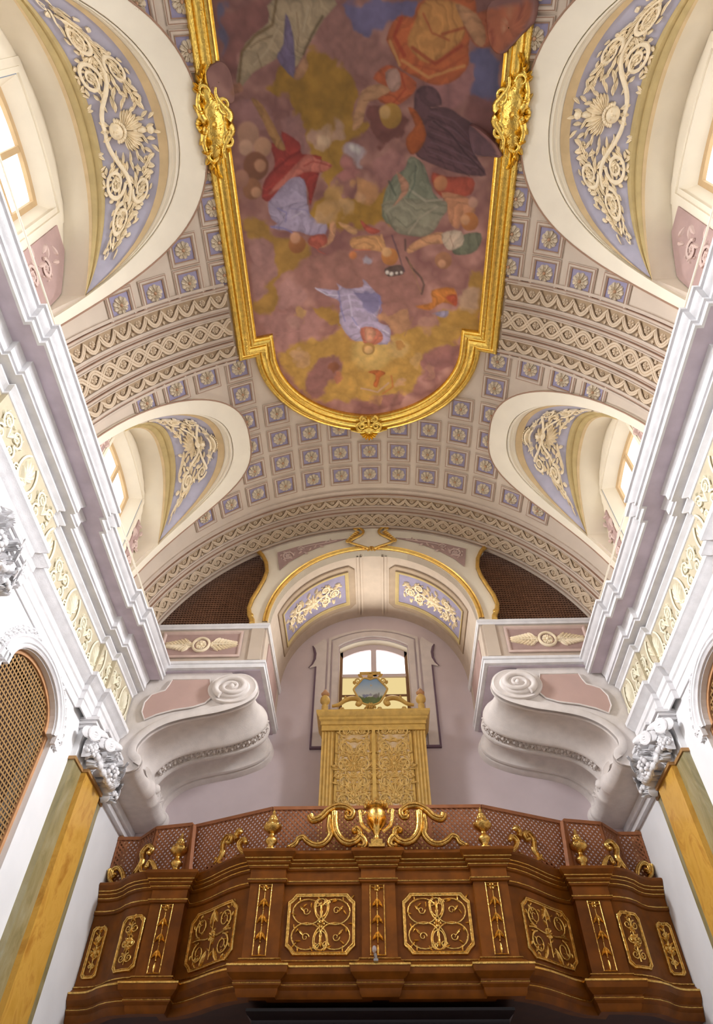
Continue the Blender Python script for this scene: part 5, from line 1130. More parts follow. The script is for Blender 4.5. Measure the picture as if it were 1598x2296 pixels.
# make the normals point away from the bracket's body (towards the nave / downwards)
if VN[10].x > 0: VN = [-v for v in VN]
WH = [(w, h * 1.45) for w, h in [(0, -.02), (0, 0), (.05, .0), (.06, -.025), (.07, -.05), (.10, -.06), (.18, -.09), (.26, -.085), (.34, -.045), (.40, .015), (.43, .045), (.45, .055), (.468, .045), (.474, -.005), (.53, -.012), (.586, .0), (.592, .045), (.61, .055), (.63, .045), (.66, .015), (.71, -.04), (.77, -.07), (.84, -.06), (.885, -.025), (.89, .012), (.905, .022), (.92, .02), (.926, -.005), (.935, .0), (.94, .025), (.97, .04), (1, .045), (1, -.02)]]
YA, YB = 8.92, 10.80
for s, wd in ((-1, 'left'), (1, 'right')):
    br = thing('scroll_bracket', 'huge white S-scroll bracket with flower garland under the %s end of the arch wall' % wd, 'bracket', (s * 4.1, 9.9, 5.1), 'scroll brackets')
    def fade(i):
        t = i / (len(VS) - 1); return min(1, max(.0, (1 - t) * 3.2 - .25)) * min(1, .25 + t * 3)
    m = MB().rings([[(p.x + n.x * h * fade(i), YA + (YB - YA) * w, p.y + n.y * h * fade(i)) for w, h in WH] for i, (p, n) in enumerate(zip(VS, VN))], closed_ring=False)
    m.mir(s < 0).build('scroll_underside', 'bracket', br, 50)
    # front face
    lp = [(p.x, p.y) for p in VS[2:]] + [(4.1, 6.92), (2.42, 6.92)]
    MB().poly([lp], lambda a, b, d: (a, YA + .03 + d, b), .02).mir(s < 0).build('front_face', 'bracket', br, 0)
    # raised rim following the S
    rim = MB(); rr2 = []
    for i in range(14, len(VS) - 12):
        p, n = VS[i], VN[i]; rr2.append([(p.x + n.x * d, YA + .03 - h, p.y + n.y * d) for d, h in ((.0, .0), (.0, .035), (-.02, .045), (-.10, .045), (-.125, .03), (-.13, .0))])
    rim.rings(rr2, closed_ring=False).mir(s < 0).build('front_rim', 'bracket', br, 40)
    pk = [(3.34, 6.74), (2.72, 6.74), (2.66, 6.56), (2.63, 6.38), (2.72, 6.27), (2.9, 6.20), (3.2, 6.15), (3.45, 6.07), (3.62, 5.98), (3.70, 6.12), (3.70, 6.30), (3.62, 6.45), (3.50, 6.50), (3.42, 6.53), (3.38, 6.62)]
    MB().poly([pk], lambda a, b, d: (a, YA - .0 + d, b), .02).mir(s < 0).build('pink_panel', 'salmon', br, 0, label='salmon pink panel')
    ed = MB().tube([(x, YA, z) for x, z in pk], .014, 6, loop=True); ed.mir(s < 0).build('panel_edge', 'bracket', br, 50)
    cx, cz = 2.31, 6.53
    sp = MB()
    sp.rings([[(cx + .40 * q * math.cos(2 * PI * k / 40), YA + .03 - h, cz + .285 * q * math.sin(2 * PI * k / 40)) for k in range(40)] for q, h in ((1, 0), (1, .06), (.96, .075), (.90, .065), (.72, .06), (.70, .09), (.66, .10), (.3, .10), (.02, .11))], caps=False)
    tp = []; rd = []
    for k in range(64):
        t_ = k / 63; a = -PI * .3 + s * 0 + 2 * PI * 2.1 * t_; q = .70 * (1 - t_) + .06 * t_
        tp.append((cx + .40 * q * math.cos(a), YA - .075, cz + .285 * q * math.sin(a))); rd.append(.036 * (1 - t_) + .018)
    sp.tube(tp, rd, 8); sp.ball((cx, YA - .085, cz), .045)
    sp.mir(s < 0).build('spiral', 'bracket', br, 60)
    ga = RL(); L_ = [0]
    for i in range(1, len(VS)): L_.append(L_[-1] + (VS[i] - VS[i - 1]).length)
    def along(u, v, h):
        u = max(0, min(L_[-1] - 1e-6, u)); i = max(j for j in range(len(L_)) if L_[j] <= u); i = min(i, len(VS) - 2)
        t_ = (u - L_[i]) / (L_[i + 1] - L_[i]); p = VS[i].lerp(VS[i + 1], t_); n = VN[i].lerp(VN[i + 1], t_).normalized()
        return (p.x + n.x * h, YA + (YB - YA) * .528 + v, p.y + n.y * h)
    ga.stem([(.60 + 2.05 * q / 40, 0) for q in range(41)], .02, .01)
    rg = random.Random(11); u = .62
    while u < 2.62:
        w_ = .075 + .02 * math.sin(u * 9)
        for j in range(2):
            ga.flower(u + rg.uniform(-.03, .03), (j - .5) * .07 + rg.uniform(-.02, .02), .06, 6, .045, rg.random()); 
        ga.leaf(u, .07, 1.0 + rg.uniform(-.5, .5), .13, .06, .04).leaf(u, -.07, -1.0 + rg.uniform(-.5, .5), .13, .06, .04).dome(u + .03, rg.uniform(-.03, .03), .03, h=.07, n=6)
        u += .095
    ga.map(along).mir(s < 0).build('garland_pattern', 'bracket', br, 70)
    fo_ = RL()
    for j in range(9): fo_.leaf(2.98 + .02 * j, (j - 4) * .045, PI + (j - 4) * -.22, .26, .08, .07)
    fo_.dome(3.02, 0, .09, .07, .09); fo_.map(along).mir(s < 0).build('foot_leaf', 'bracket', br, 70)
    # moulded strip of the wall under the bracket's foot
    st = MB().box((3.98, 9.27, 4.98), (4.1, 10.79, 5.12)).box((4.03, 9.27, 4.90), (4.1, 10.79, 4.98)); struct(st.mir(s < 0).build('trim_bracket_foot', 'white', smooth=0))
    # narrow brown door panel in the corner behind the gallery
    o = MB().box((4.04, 10.46, 2.5), (4.1, 10.78, 4.90)).mir(s < 0).build('gallery_door', 'grilleframe', None, 0)
    tag(o, 'brown panelled door on the %s wall behind the gallery lattice' % wd, 'door', 'doors behind the gallery')
    MB().rings([[(4.04 - h, 10.62 + cy * (.13 - d), 3.9 + cz * (.9 - d)) for cy, cz in ((-1, -1), (1, -1), (1, 1), (-1, 1))] for d, h in ((0, 0), (.0, .02), (.03, .02), (.05, .0))], caps=False).mir(s < 0).build('door_panel', 'brownlip', o, 20)
# ------------------------------------------------------------------ organ gallery (carved and gilded walnut parapet)
GH = [(0.22, 9.30), (0.22, 9.38), (1.25, 9.38), (1.25, 9.29), (1.70, 9.29), (1.70, 9.40), (1.85, 9.47), (2.0, 9.575), (2.15, 9.71), (2.3, 9.855), (2.45, 9.98), (2.58, 10.06), (2.70, 10.09),
      (2.70, 9.92), (3.18, 9.92), (3.18, 9.95), (3.32, 9.97), (3.45, 10.02), (3.56, 10.10), (3.66, 10.21), (3.78, 10.30), (3.92, 10.34), (4.09, 10.345)]
GP = [(-x, y) for x, y in GH[::-1]] + GH
gal = thing('organ_gallery', 'curving walnut organ gallery with gilded panels and mouldings across the end of the nave', 'gallery', (0, 9.6, 2.45))
sweep(GP, [(-.12, 2.44), (.0, 2.44), (.02, 2.47), (.03, 2.52), (.06, 2.55), (.06, 2.60), (.09, 2.62), (.13, 2.66), (.14, 2.70), (.14, 2.74), (.09, 2.76), (.06, 2.79), (.03, 2.80), (.02, 2.84), (-.12, 2.84)]).build('base_moulding', 'wood', gal, 30)
sweep(GP, [(-.12, 2.8), (0, 2.8), (0, 3.72), (-.12, 3.72)]).build('parapet', 'wood', gal, 30)
sweep(GP, [(-.12, 3.70), (.015, 3.70), (.03, 3.71), (.03, 3.745), (.01, 3.76), (.01, 3.87), (.035, 3.885), (.035, 3.92), (.06, 3.94), (.06, 3.965), (.085, 3.985), (.085, 4.0), (.115, 4.03), (.135, 4.06), (.135, 4.09), (.12, 4.105), (-.16, 4.11)]).build('cornice', 'wood', gal, 30)
def goldl(d, z, w=.018, p=.012): return sweep(GP, [(d - .01, z - .002), (d + p * .7, z), (d + p, z + w * .5), (d + p * .7, z + w), (d - .01, z + w + .002)])
for d, z, w in ((.055, 2.565, .014), (.138, 2.725, .022), (.026, 2.82, .014), (.03, 3.735, .016), (.035, 3.905, .016), (.06, 3.955, .014), (.085, 3.99, .016)):
    goldl(d, z, w).build('gilded_fillet', 'oldgold', gal, 40, label='gilded fillet')
# floor slab and its dark underside
back = [(4.1, 10.78), (-4.1, 10.78)]
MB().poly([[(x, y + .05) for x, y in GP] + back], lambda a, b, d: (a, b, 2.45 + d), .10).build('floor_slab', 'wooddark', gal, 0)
def seg(pts):
    """arc-length mapping along a piece of the parapet: (s, z, h) -> space, s measured from the middle of the piece"""
    V = [Vector(p) for p in pts]; L = [0]
    for a, b in zip(V[:-1], V[1:]): L.append(L[-1] + (b - a).length)
    nm = [m.normalized() for _, m in miter(pts)]
    def f(u, z, h):
        u = max(0, min(L[-1] - 1e-6, u + L[-1] / 2)); i = max(j for j in range(len(L)) if L[j] <= u); t = (u - L[i]) / (L[i + 1] - L[i])
        p = V[i].lerp(V[i + 1], t); n = nm[i].lerp(nm[i + 1], t).normalized(); return (p.x + n.x * h, p.y + n.y * h, z)
    return f, L[-1]
def notched(w, z0, z1, c, n=10):
    """outline with notched corners, finely divided"""
    k = [(-w + c, z0), (w - c, z0), (w - c * .55, z0 + c * .55), (w, z0 + c), (w, z1 - c), (w - c * .55, z1 - c * .55), (w - c, z1), (-w + c, z1), (-w + c * .55, z1 - c * .55), (-w, z1 - c), (-w, z0 + c), (-w + c * .55, z0 + c * .55)]
    out = []
    for a, b in zip(k, k[1:] + k[:1]):
        m = max(1, int(math.hypot(b[0] - a[0], b[1] - a[1]) / .06))
        out += [(a[0] + (b[0] - a[0]) * q / m, a[1] + (b[1] - a[1]) * q / m) for q in range(m)]
    return out
def panel(f, w, z0, z1, kind, lab):
    c = min(.10, w * .3); zc = (z0 + z1) / 2
    rg = [notched(w - d, z0 + d, z1 - d, c) for d in (0, 0, .012, .03, .04, .055, .062, .062)]
    n = min(len(r) for r in rg)
    o0 = notched(w, z0, z1, c); rings = []
    for d, h in ((0, -.005), (0, .016), (.008, .026), (.018, .024), (.022, .012), (.032, .010), (.036, .02), (.042, .018), (.046, -.002)):
        sx = (w - d) / w; sz = ((z1 - z0) / 2 - d) / ((z1 - z0) / 2)
        rings.append([f(u * sx, zc + (z - zc) * sz, h) for u, z in o0])
    p = MB().rings(rings, caps=False).build('carved_panel', 'oldgold', gal, 40, label=lab)
    r = RL(); hz = (z1 - z0) / 2 - .055; ww = w - .055
    if kind == 'rings':
        for sx in (-1, 1):
            for sz in (-1, 1):
                cx, cz = sx * ww * .46, zc + sz * hz * .46
                r.stem([(cx + ww * .49 * math.cos(2 * PI * k / 20), cz + hz * .49 * math.sin(2 * PI * k / 20)) for k in range(21)], .010, .008, 5)
                r.leaf(sx * ww * .55, zc + sz * hz * .45, sx * .8 + (0 if sx > 0 else PI), .10, .05, .02); r.leaf(sx * ww * .72, zc + sz * hz * .80, PI / 2 * sz, .08, .04, .02); r.spiral(sx * ww * .5, zc + sz * hz * .5, .05, 1.2, 0, sx * sz, .009, .2, .008)
                r.leaf(sx * ww * .93, zc + sz * hz * .90, PI / 4, .09, .04, .02)
        for sz in (-1, 1):
            r.stem([(ww * .20 * math.sin(2 * PI * k / 20), zc + sz * hz * .62 + hz * .36 * math.cos(2 * PI * k / 20)) for k in range(21)], .010, .008, 5)
            r.leaf(0, zc + sz * hz * .35, PI / 2 * sz, .16, .06, .025)
            for sx in (-1, 1): r.stem(bez((0, zc + sz * hz * .1), (sx * ww * .3, zc + sz * hz * .3), (sx * ww * .3, zc + sz * hz * .9), (sx * ww * .1, zc + sz * hz * .97)), .010, .008, 5); r.spiral(sx * ww * .16, zc + sz * hz * .8, .045, 1.2, 0, sx, .009, .2, .008)
        r.flower(0, zc, .05, 6, .02)
        for k in range(16): r.leaf(ww * .9 * math.cos(k * .393), zc + hz * .9 * math.sin(k * .393), k * 2.2, .07, .035, .02)
    else:
        nn = 2 if kind == 'scroll' else 3
        for sx in (-1, 1):
            if kind == 'scroll':
                for sz in (-1, 1): r.curl(sx * ww * .60, zc + sz * hz * .50, min(ww * .34, hz * .42), -PI / 2 * sz, sx * sz, 1.6, .014, 4, .012, False); r.leaf(sx * ww * .2, zc + sz * hz * .5, PI / 2 * sz + sx * .5, .2, .07, .03); r.leaf(sx * ww * .8, zc + sz * hz * .9, sx * sz, .1, .05, .02)
                r.stem(bez((sx * ww * .95, zc), (sx * ww * .6, zc + hz * .15), (sx * ww * .4, zc - hz * .15), (0, zc)), .012, .01, 5)
            else:
                for q in range(nn): r.spiral(sx * ww * .42, zc + hz * (-.62 + .62 * q), min(ww * .45, .10), 1.5, PI / 2, sx, .011, .2, .01); r.leaf(sx * ww * .3, zc + hz * (-.35 + .62 * q), PI / 2 + sx * .6, .12, .05, .025)
        r.flower(0, zc, .07, 6, .03); r.stem([(0, zc - hz * .9), (0, zc), (0, zc + hz * .9)], .010, .008, 5)
        for q in range(8): r.leaf(0, zc - hz * .8 + hz * .22 * q, PI / 2 + (1 if q % 2 else -1) * .9, .09, .04, .02)
    r.map(f).build('scrollwork', 'oldgold', p, 60)
def strip(f, w, z0, z1, lab):
    o0 = [(-w, z0), (w, z0), (w, z1), (-w, z1)]; zc = (z0 + z1) / 2
    m = MB().rings([[f(u * (w - d) / w, zc + (z - zc) * ((z1 - z0) / 2 - d) / ((z1 - z0) / 2), h) for u, z in o0] for d, h in ((0, -.004), (0, .012), (.007, .018), (.014, .012), (.016, -.002))], caps=False)
    p = m.build('pilaster_panel', 'oldgold', gal, 20, label=lab)
    r = RL(); zz = z1 - .10
    r.flower(0, zz + .05, .04, 5, .02); r.leaf(-.03, zz + .05, PI * .9, .05, .03, .02).leaf(.03, zz + .05, .1, .05, .03, .02)
    for q in range(3):
        zq = zz - .10 - .19 * q; r.stem([(0, zq + .10), (0, zq)], .006, .008, 5)
        for a in (-.55, 0, .55): r.leaf(0, zq + .03, -PI / 2 + a, .13, .045, .03)
        for a in (-.9, .9): r.leaf(0, zq - .02, -PI / 2 + a, .08, .035, .03)
        r.dome(0, zq - .10, .016, h=.03, n=6)
    r.leaf(0, zz - .60, -PI / 2, .12, .05, .02)
    r.map(f).build('bellflower_drop', 'oldgold', p, 60)
for s, wd in ((-1, 'left'), (1, 'right')):
    sg = lambda pts: seg([(x, y) for x, y in pts] if s > 0 else [(-x, y) for x, y in pts[::-1]])[0]
    panel(sg([(.22, 9.38), (1.27, 9.38)]), .445, 2.885, 3.60, 'rings', 'gilded strapwork panel')
    panel(sg(GH[6:12]), .47, 2.885, 3.60, 'scroll', 'gilded scroll panel')
    panel(sg(GH[15:19]), .185, 2.90, 3.58, 'narrow', 'narrow gilded scroll panel')
    panel(sg(GH[20:23]), .115, 2.92, 3.56, 'narrow', 'narrow gilded scroll panel')
    strip(sg([(1.25, 9.29), (1.73, 9.29)]), .088, 2.86, 3.69, 'gilded bellflower strip')
    strip(sg([(2.70, 9.92), (3.18, 9.92)]), .088, 2.86, 3.69, 'gilded bellflower strip')
strip(seg([(-.22, 9.30), (.18, 9.30)])[0], .098, 2.86, 3.68, 'gilded bellflower strip')

# urns on the parapet pilasters
UR = [(.001, 4.10), (.085, 4.10), (.085, 4.125), (.06, 4.14), (.045, 4.16), (.05, 4.185), (.085, 4.225), (.088, 4.25), (.06, 4.285), (.035, 4.31), (.035, 4.335), (.07, 4.36), (.125, 4.405), (.132, 4.43), (.115, 4.455), (.075, 4.485), (.085, 4.50), (.06, 4.53), (.045, 4.57), (.05, 4.585), (.028, 4.61), (.022, 4.65), (.012, 4.68), (.001, 4.70)]
for (x, y, wh) in ((-1.475, 9.27, 'left inner'), (1.475, 9.27, 'right inner'), (-2.94, 9.95, 'left outer'), (2.94, 9.95, 'right outer')):
    t = thing('gilded_urn', 'gilded turned urn finial standing on the %s pilaster of the gallery' % wh, 'urn', (x, y, 4.10), 'gilded urns on the gallery')
    sm = MB().lathe([(r, z) for r, z in UR if z < 4.35], (x, y, 0), 18); sm.build('foot', 'oldgold', t, 45)
    MB().lathe([(r, z) for r, z in UR if z >= 4.335], (x, y, 0), 18).build('bowl', 'oldgold', t, 45)
    lf = MB()
    for k in range(8):
        a = k * PI / 4; lf.ball((x + .10 * math.cos(a), y + .10 * math.sin(a), 4.44), .03, .03, .045, 6, 4); lf.ball((x + .05 * math.cos(a + .4), y + .05 * math.sin(a + .4), 4.53), .02, .02, .04, 6, 4)
    lf.build('leaves', 'oldgold', t, 60)
# crest: vase and scrolls in the middle
t = thing('crest_vase', 'gilded crowned vase at the middle of the gallery crest', 'vase', (-.01, 9.24, 4.10))
MB().box((-.12, 9.14, 4.10), (.10, 9.30, 4.14)).box((-.09, 9.16, 4.14), (.07, 9.28, 4.21)).build('pedestal', 'oldgold', t, 20)
MB().lathe([(.001, 4.21), (.06, 4.21), (.04, 4.24), (.03, 4.28), (.05, 4.32), (.085, 4.40), (.12, 4.50), (.135, 4.58), (.12, 4.62), (.10, 4.66), (.001, 4.66)], (-.01, 9.23, 0), 14).build('body', 'oldgold', t, 45)
m = RL()
for d in (1, -1): m.stem(bez((d * .08, 4.34), (d * .28, 4.42), (d * .20, 4.56), (d * .24, 4.64)), lambda q: .024, .0).spiral(d * .20, 4.62, .05, 1.2, 0, d, .018, .2, 0)
m.leaf(0, 4.36, PI / 2, .2, .10, .14).leaf(-.05, 4.36, 2.0, .2, .08, .12).leaf(.05, 4.36, 1.1, .2, .08, .12)
m.map(lambda u, v, h: (-.01 + u, 9.22 - h, v)).build('handle_scrolls', 'oldgold', t, 60)
cr = MB()
for k in range(12):
    a = k * PI / 6; cr.ball((-.01 + .15 * math.cos(a), 9.23 + .10 * math.sin(a), 4.71 + .025 * (k % 2)), .035, .03, .05, 6, 4)
cr.lathe([(.001, 4.66), (.13, 4.66), (.15, 4.68), (.13, 4.71), (.05, 4.75), (.001, 4.77)], (-.01, 9.23, 0), 12).build('crown', 'oldgold', t, 50)
def crest(fn, strokes, name, label, group, loc):
    t = thing(name, label, 'crest scroll', loc, group)
    for nm, pts, w in strokes:
        q = catmull(pts, 6); r = RL().stem([tuple(p) for p in q], lambda v, w=w: w * 1.35 * (1.1 - .32 * v), .0, 8, 1.1)
        r.stem([(p[0], p[1]) for p in q], lambda v, w=w: w * .45 * (1.1 - .32 * v), w * 1.4, 6, 1.)
        e = q[-1]; r.dome(e[0], e[1], w * 1.05, h=w * 2.2, n=8)
        r.map(fn).build(nm, 'oldgold', t, 60)
    return t
ST = [('upper_scroll', [(.95, 4.58), (.91, 4.515), (.80, 4.55), (.70, 4.65), (.58, 4.71), (.44, 4.70), (.345, 4.63), (.36, 4.555), (.42, 4.545), (.43, 4.60)], .038),
      ('inner_scroll', [(.60, 4.62), (.60, 4.48), (.57, 4.34), (.49, 4.23), (.37, 4.19), (.26, 4.25), (.245, 4.34), (.29, 4.385), (.32, 4.35)], .042),
      ('outer_scroll', [(.66, 4.56), (.67, 4.42), (.65, 4.30), (.74, 4.19), (.86, 4.17), (.97, 4.22), (1.03, 4.275), (1.10, 4.25), (1.13, 4.19), (1.22, 4.135)], .034),
      ('foot_scroll', [(.26, 4.30), (.20, 4.25), (.17, 4.19), (.19, 4.14), (.25, 4.14)], .036)]
for s, wd in ((-1, 'left'), (1, 'right')):
    crest(lambda u, v, h: (s * u, 9.24 - h, v), ST, 'crest_scroll', 'large gilded openwork scroll on the gallery crest, %s of the crowned vase' % wd, 'large crest scrolls', (s * .6, 9.24, 4.1))
    sg = lambda pts: seg([(x, y) for x, y in pts] if s > 0 else [(-x, y) for x, y in pts[::-1]])
    f, L = sg(GH[5:13]); d_ = s
    S2 = [('leaf_scroll', [(d_ * .52, 4.13), (d_ * .36, 4.20), (d_ * .20, 4.22), (d_ * .10, 4.33), (d_ * .12, 4.48), (d_ * .02, 4.56), (d_ * -.08, 4.50), (d_ * -.03, 4.44)], .034),
          ('low_scroll', [(d_ * -.50, 4.14), (d_ * -.36, 4.22), (d_ * -.28, 4.34), (d_ * -.36, 4.40), (d_ * -.42, 4.33)], .03),
          ('bar_scroll', [(d_ * -.30, 4.16), (d_ * -.1, 4.15), (d_ * .1, 4.18), (d_ * .2, 4.28)], .03), ('bud', [(d_ * -.22, 4.42), (d_ * -.18, 4.50), (d_ * -.24, 4.56), (d_ * -.28, 4.52)], .03)]
    crest(lambda u, v, h: f(u, v, h - .02), S2, 'crest_scroll', 'gilded leafy scroll on the curved %s part of the gallery, between the two urns' % wd, 'leafy crest scrolls', (s * 2.2, 9.8, 4.1))
    f2, L2 = sg(GH[15:20])
    S3 = [('leaf_scroll', [(d_ * .26, 4.13), (d_ * .14, 4.20), (d_ * .06, 4.32), (d_ * .10, 4.46), (d_ * .0, 4.54), (d_ * -.09, 4.48), (d_ * -.05, 4.42)], .032),
          ('low_scroll', [(d_ * -.24, 4.13), (d_ * -.18, 4.24), (d_ * -.10, 4.30), (d_ * -.06, 4.22)], .028), ('bar_scroll', [(d_ * -.15, 4.14), (d_ * 0, 4.16), (d_ * .08, 4.26)], .026)]
    crest(lambda u, v, h: f2(u, v, h - .02), S3, 'crest_scroll', 'gilded leafy scroll on the gallery beyond the %s outer urn' % wd, 'outer crest scrolls', (s * 3.45, 10.0, 4.1))
    f3, L3 = sg(GH[20:23])
    S4 = [('end_scroll', [(d_ * -.16, 4.13), (d_ * -.10, 4.26), (d_ * .0, 4.36), (d_ * .08, 4.33), (d_ * .07, 4.24), (d_ * .02, 4.26)], .03), ('bar_scroll', [(d_ * .13, 4.34), (d_ * .10, 4.22), (d_ * .02, 4.13)], .026)]
    crest(lambda u, v, h: f3(u, v, h - .02), S4, 'crest_scroll', 'small gilded scroll at the end of the gallery against the %s wall' % wd, 'end crest scrolls', (s * 3.95, 10.3, 4.1))

# lattice screens behind the crest
def screen(a, b, z0, z1, label, mull=0):
    A, B = Vector(a), Vector(b); L = (B - A).length; d = (B - A) / L; n = Vector((d.y, -d.x))
    F = lambda u, v, h: (A.x + d.x * u + n.x * h, A.y + d.y * u + n.y * h, v)
    t = thing('lattice_screen', label, 'screen', (*((A + B) / 2), z0), 'lattice screens on the gallery')
    fr = RL()
    fr.box((-.005, z1 - .05, -.03), (L + .005, z1, .03)); fr.box((0, z0, -.02), (L, z0 + .03, .02)); fr.box((0, z0, -.02), (.03, z1, .02)); fr.box((L - .03, z0, -.02), (L, z1, .02))
    for k in range(mull): u = L * (k + 1) / (mull + 1); fr.box((u - .022, z0, -.018), (u + .022, z1, .022))
    fr.map(lambda u, v, h: F(u, v, h)).build('frame', 'terracotta', t, 0)
    la = RL(); H = z1 - z0; pit = .076; w = .0195
    for sgn, hh in ((1, .0), (-1, .008)):
        c = -H if sgn > 0 else 0
        while c < (L if sgn > 0 else L + H):
            # line u = c + (v - z0) or u = c - (v - z0)
            v0 = max(0, -c) if sgn > 0 else max(0, c - L); v1 = min(H, L - c) if sgn > 0 else min(H, c)
            if v1 - v0 > .02:
                p, q = (c + sgn * v0, z0 + v0), (c + sgn * v1, z0 + v1)
                la.add([(p[0] - w, p[1], hh), (p[0] + w, p[1], hh), (q[0] + w, q[1], hh), (q[0] - w, q[1], hh), (p[0] - w, p[1], hh + .008), (p[0] + w, p[1], hh + .008), (q[0] + w, q[1], hh + .008), (q[0] - w, q[1], hh + .008)],
                       [(0, 1, 2, 3), (4, 7, 6, 5), (0, 3, 7, 4), (1, 5, 6, 2)])
            c += pit
    la.map(F).build('lattice', 'terracotta', t, 0)
screen((-1.53, 9.54), (1.53, 9.54), 4.09, 4.86, 'long middle lattice screen behind the crowned vase', 3)
for s, wd in ((-1, 'left'), (1, 'right')):
    pr = lambda a, b: ((s * a[0], a[1]), (s * b[0], b[1])) if s > 0 else ((-b[0], b[1]), (-a[0], a[1]))
    screen(*pr((1.54, 9.54), (2.78, 10.06)), 4.09, 4.86, 'slanting lattice screen between the two urns %s of the middle' % wd, 0)
    screen(*pr((2.83, 10.0), (3.40, 10.11)), 4.09, 4.86, 'lattice screen behind the %s outer urn' % wd)
    screen(*pr((3.41, 10.12), (3.71, 10.44)), 4.09, 4.86, 'short slanting lattice screen near the %s wall' % wd)
    screen(*pr((3.72, 10.45), (4.09, 10.45)), 4.09, 4.86, 'end lattice screen against the %s wall' % wd)
    o = MB().add([(2.79, 10.06, 4.09), (2.84, 9.995, 4.09), (2.70, 9.80, 4.09), (2.66, 9.84, 4.09), (2.79, 10.06, 4.86), (2.84, 9.995, 4.86), (2.80, 9.94, 4.80), (2.76, 9.97, 4.80)], [(0, 3, 2, 1), (4, 5, 6, 7), (0, 1, 5, 4), (1, 2, 6, 5), (2, 3, 7, 6), (3, 0, 4, 7)]).mir(s < 0).build('screen_board', 'terracotta', None, 0)
    tag(o, 'upright reddish board joining the lattice screens beside the %s outer urn' % wd, 'board', 'boards between the screens')
# dark porch under the gallery
pc_ = thing('dark_porch', 'dark polished wooden porch top under the middle of the gallery', 'porch', (0, 10.1, -1.6))
MB().box((-1.48, 9.55, -1.6), (1.45, 10.7, 2.26)).build('body', 'black', pc_, 0)
PPth = [(-1.48, 10.7), (-1.48, 9.55), (1.45, 9.55), (1.45, 10.7)]
sweep(PPth, [(-.05, 2.20), (.03, 2.20), (.05, 2.24), (.05, 2.27), (.10, 2.31), (.12, 2.34), (.12, 2.37), (-.05, 2.40)]).build('cornice', 'black', pc_, 30)
# small lamp clipped on the base of the parapet
t = thing('small_lamp', 'tiny clear bulb on a grey metal holder at the foot of the gallery', 'lamp', (-.06, 9.13, 2.745))
MB().box((-.075, 9.09, 2.745), (-.02, 9.17, 2.77)).tube([(-.045, 9.13, 2.76), (-.05, 9.12, 2.80), (-.06, 9.11, 2.83)], .022, 8).build('holder', 'metalgrey', t, 40)
gl = bpy.data.materials.new('clear_glass'); gl.use_nodes = True; gl.node_tree.nodes['Principled BSDF'].inputs['Roughness'].default_value = .08; gl.node_tree.nodes['Principled BSDF'].inputs['Base Color'].default_value = (.75, .72, .75, 1); gl.node_tree.nodes['Principled BSDF'].inputs['Transmission Weight'].default_value = .6
MB().ball((-.065, 9.105, 2.87), .028, .028, .04, 12, 8).build('bulb', gl, t, 60)

# ------------------------------------------------------------------ the organ case
OX = -.03
org = thing('organ_case', 'closed ochre organ case with two carved doors on the gallery below the window', 'organ', (OX, 10.4, 2.55))
MB().box((OX - .90, 10.24, 2.55), (OX + .90, 10.76, 6.70)).build('body', 'ochre', org, 0)
CP = [(OX - .90, 10.76), (OX - .90, 10.20), (OX + .90, 10.20), (OX + .90, 10.76)]
sweep(CP, [(-.1, 6.56), (.01, 6.56), (.01, 6.66), (.03, 6.67), (.03, 6.69), (-.1, 6.69)]).build('architrave', 'ochre', org, 20)
sweep(CP, [(-.1, 6.69), (.02, 6.69), (.03, 6.73), (.06, 6.76), (.06, 6.80), (.08, 6.82), (.10, 6.86), (.11, 6.88), (.11, 6.92), (-.4, 6.93)]).build('cornice', 'ochre', org, 20)
for s in (-1, 1):
    p = MB(); x0 = OX + s * .79
    prof = []
    for k in range(41):
        u = -.11 + .22 * k / 40; fl = abs(math.sin((u + .11) / .22 * 4 * PI)); prof.append((x0 + u, 10.205 + .022 * (1 if (k < 2 or k > 38) else 0) * 0 + .022 * (fl ** .6) * (0 if k in (0, 40) else 1)))
    p.rings([[(x, y, z) for x, y in prof] + [(x0 + .11, 10.26, z), (x0 - .11, 10.26, z)] for z in (2.56, 6.56)]); p.build('fluted_pilaster', 'ochre', org, 30)
    dx0, dx1 = sorted((OX + s * .66, OX + s * .02))
    d = MB().box((dx0, 10.215, 2.6), (dx1, 10.25, 6.54)).build('door', 'ochre', org, 0)
    MB().box((dx0 + .05, 10.21, 2.65), (dx1 - .05, 10.216, 6.48)).build('faded_ground', 'faded', d, 0, label='faded rose ground')
    r = RL(); cx = (dx0 + dx1) / 2
    for q in range(6):
        z = 3.45 + .62 * q
        for e in (-1, 1):
            r.curl(cx + e * .15, z, .12, -PI / 2, e, 1.5, .016, 6, .012); r.curl(cx + e * .14, z + .30, .10, PI / 2, -e, 1.4, .014, 5, .012)
            r.leaf(cx + e * .03, z + .15, PI / 2 + e * -.6, .22, .07, .02); r.leaf(cx + e * .22, z + .16, PI / 2 + e * .4, .16, .06, .02); r.flower(cx + e * .22, z + .45, .045, 6, .015)
        if q % 2 == 0:
            for k in range(14): r.leaf(cx, z, k * PI / 7, .17, .04, .025)
            r.dome(cx, z, .035, h=.03)
        else:
            r.flower(cx, z + .02, .09, 8, .02)
            for k in range(5): r.leaf(cx, z + .1, PI / 2 + (k - 2) * .4, .2, .05, .022)
    rg = random.Random(5)
    for q in range(150):
        u_, v_ = rg.uniform(.02, .27), rg.uniform(4.6, 6.4); a_ = rg.uniform(0, 6.28)
        r.leaf(cx + u_, v_, a_, .12, .05, .018, .02); r.leaf(cx - u_, v_, PI - a_, .12, .05, .018, -.02)
    r.map(lambda u, v, h: (u, 10.209 - h, v)).build('carving', 'ochre2', d, 60)
MB().box((OX - .03, 10.17, 2.6), (OX + .03, 10.24, 6.56)).build('door_stile', 'ochre', org, 20)
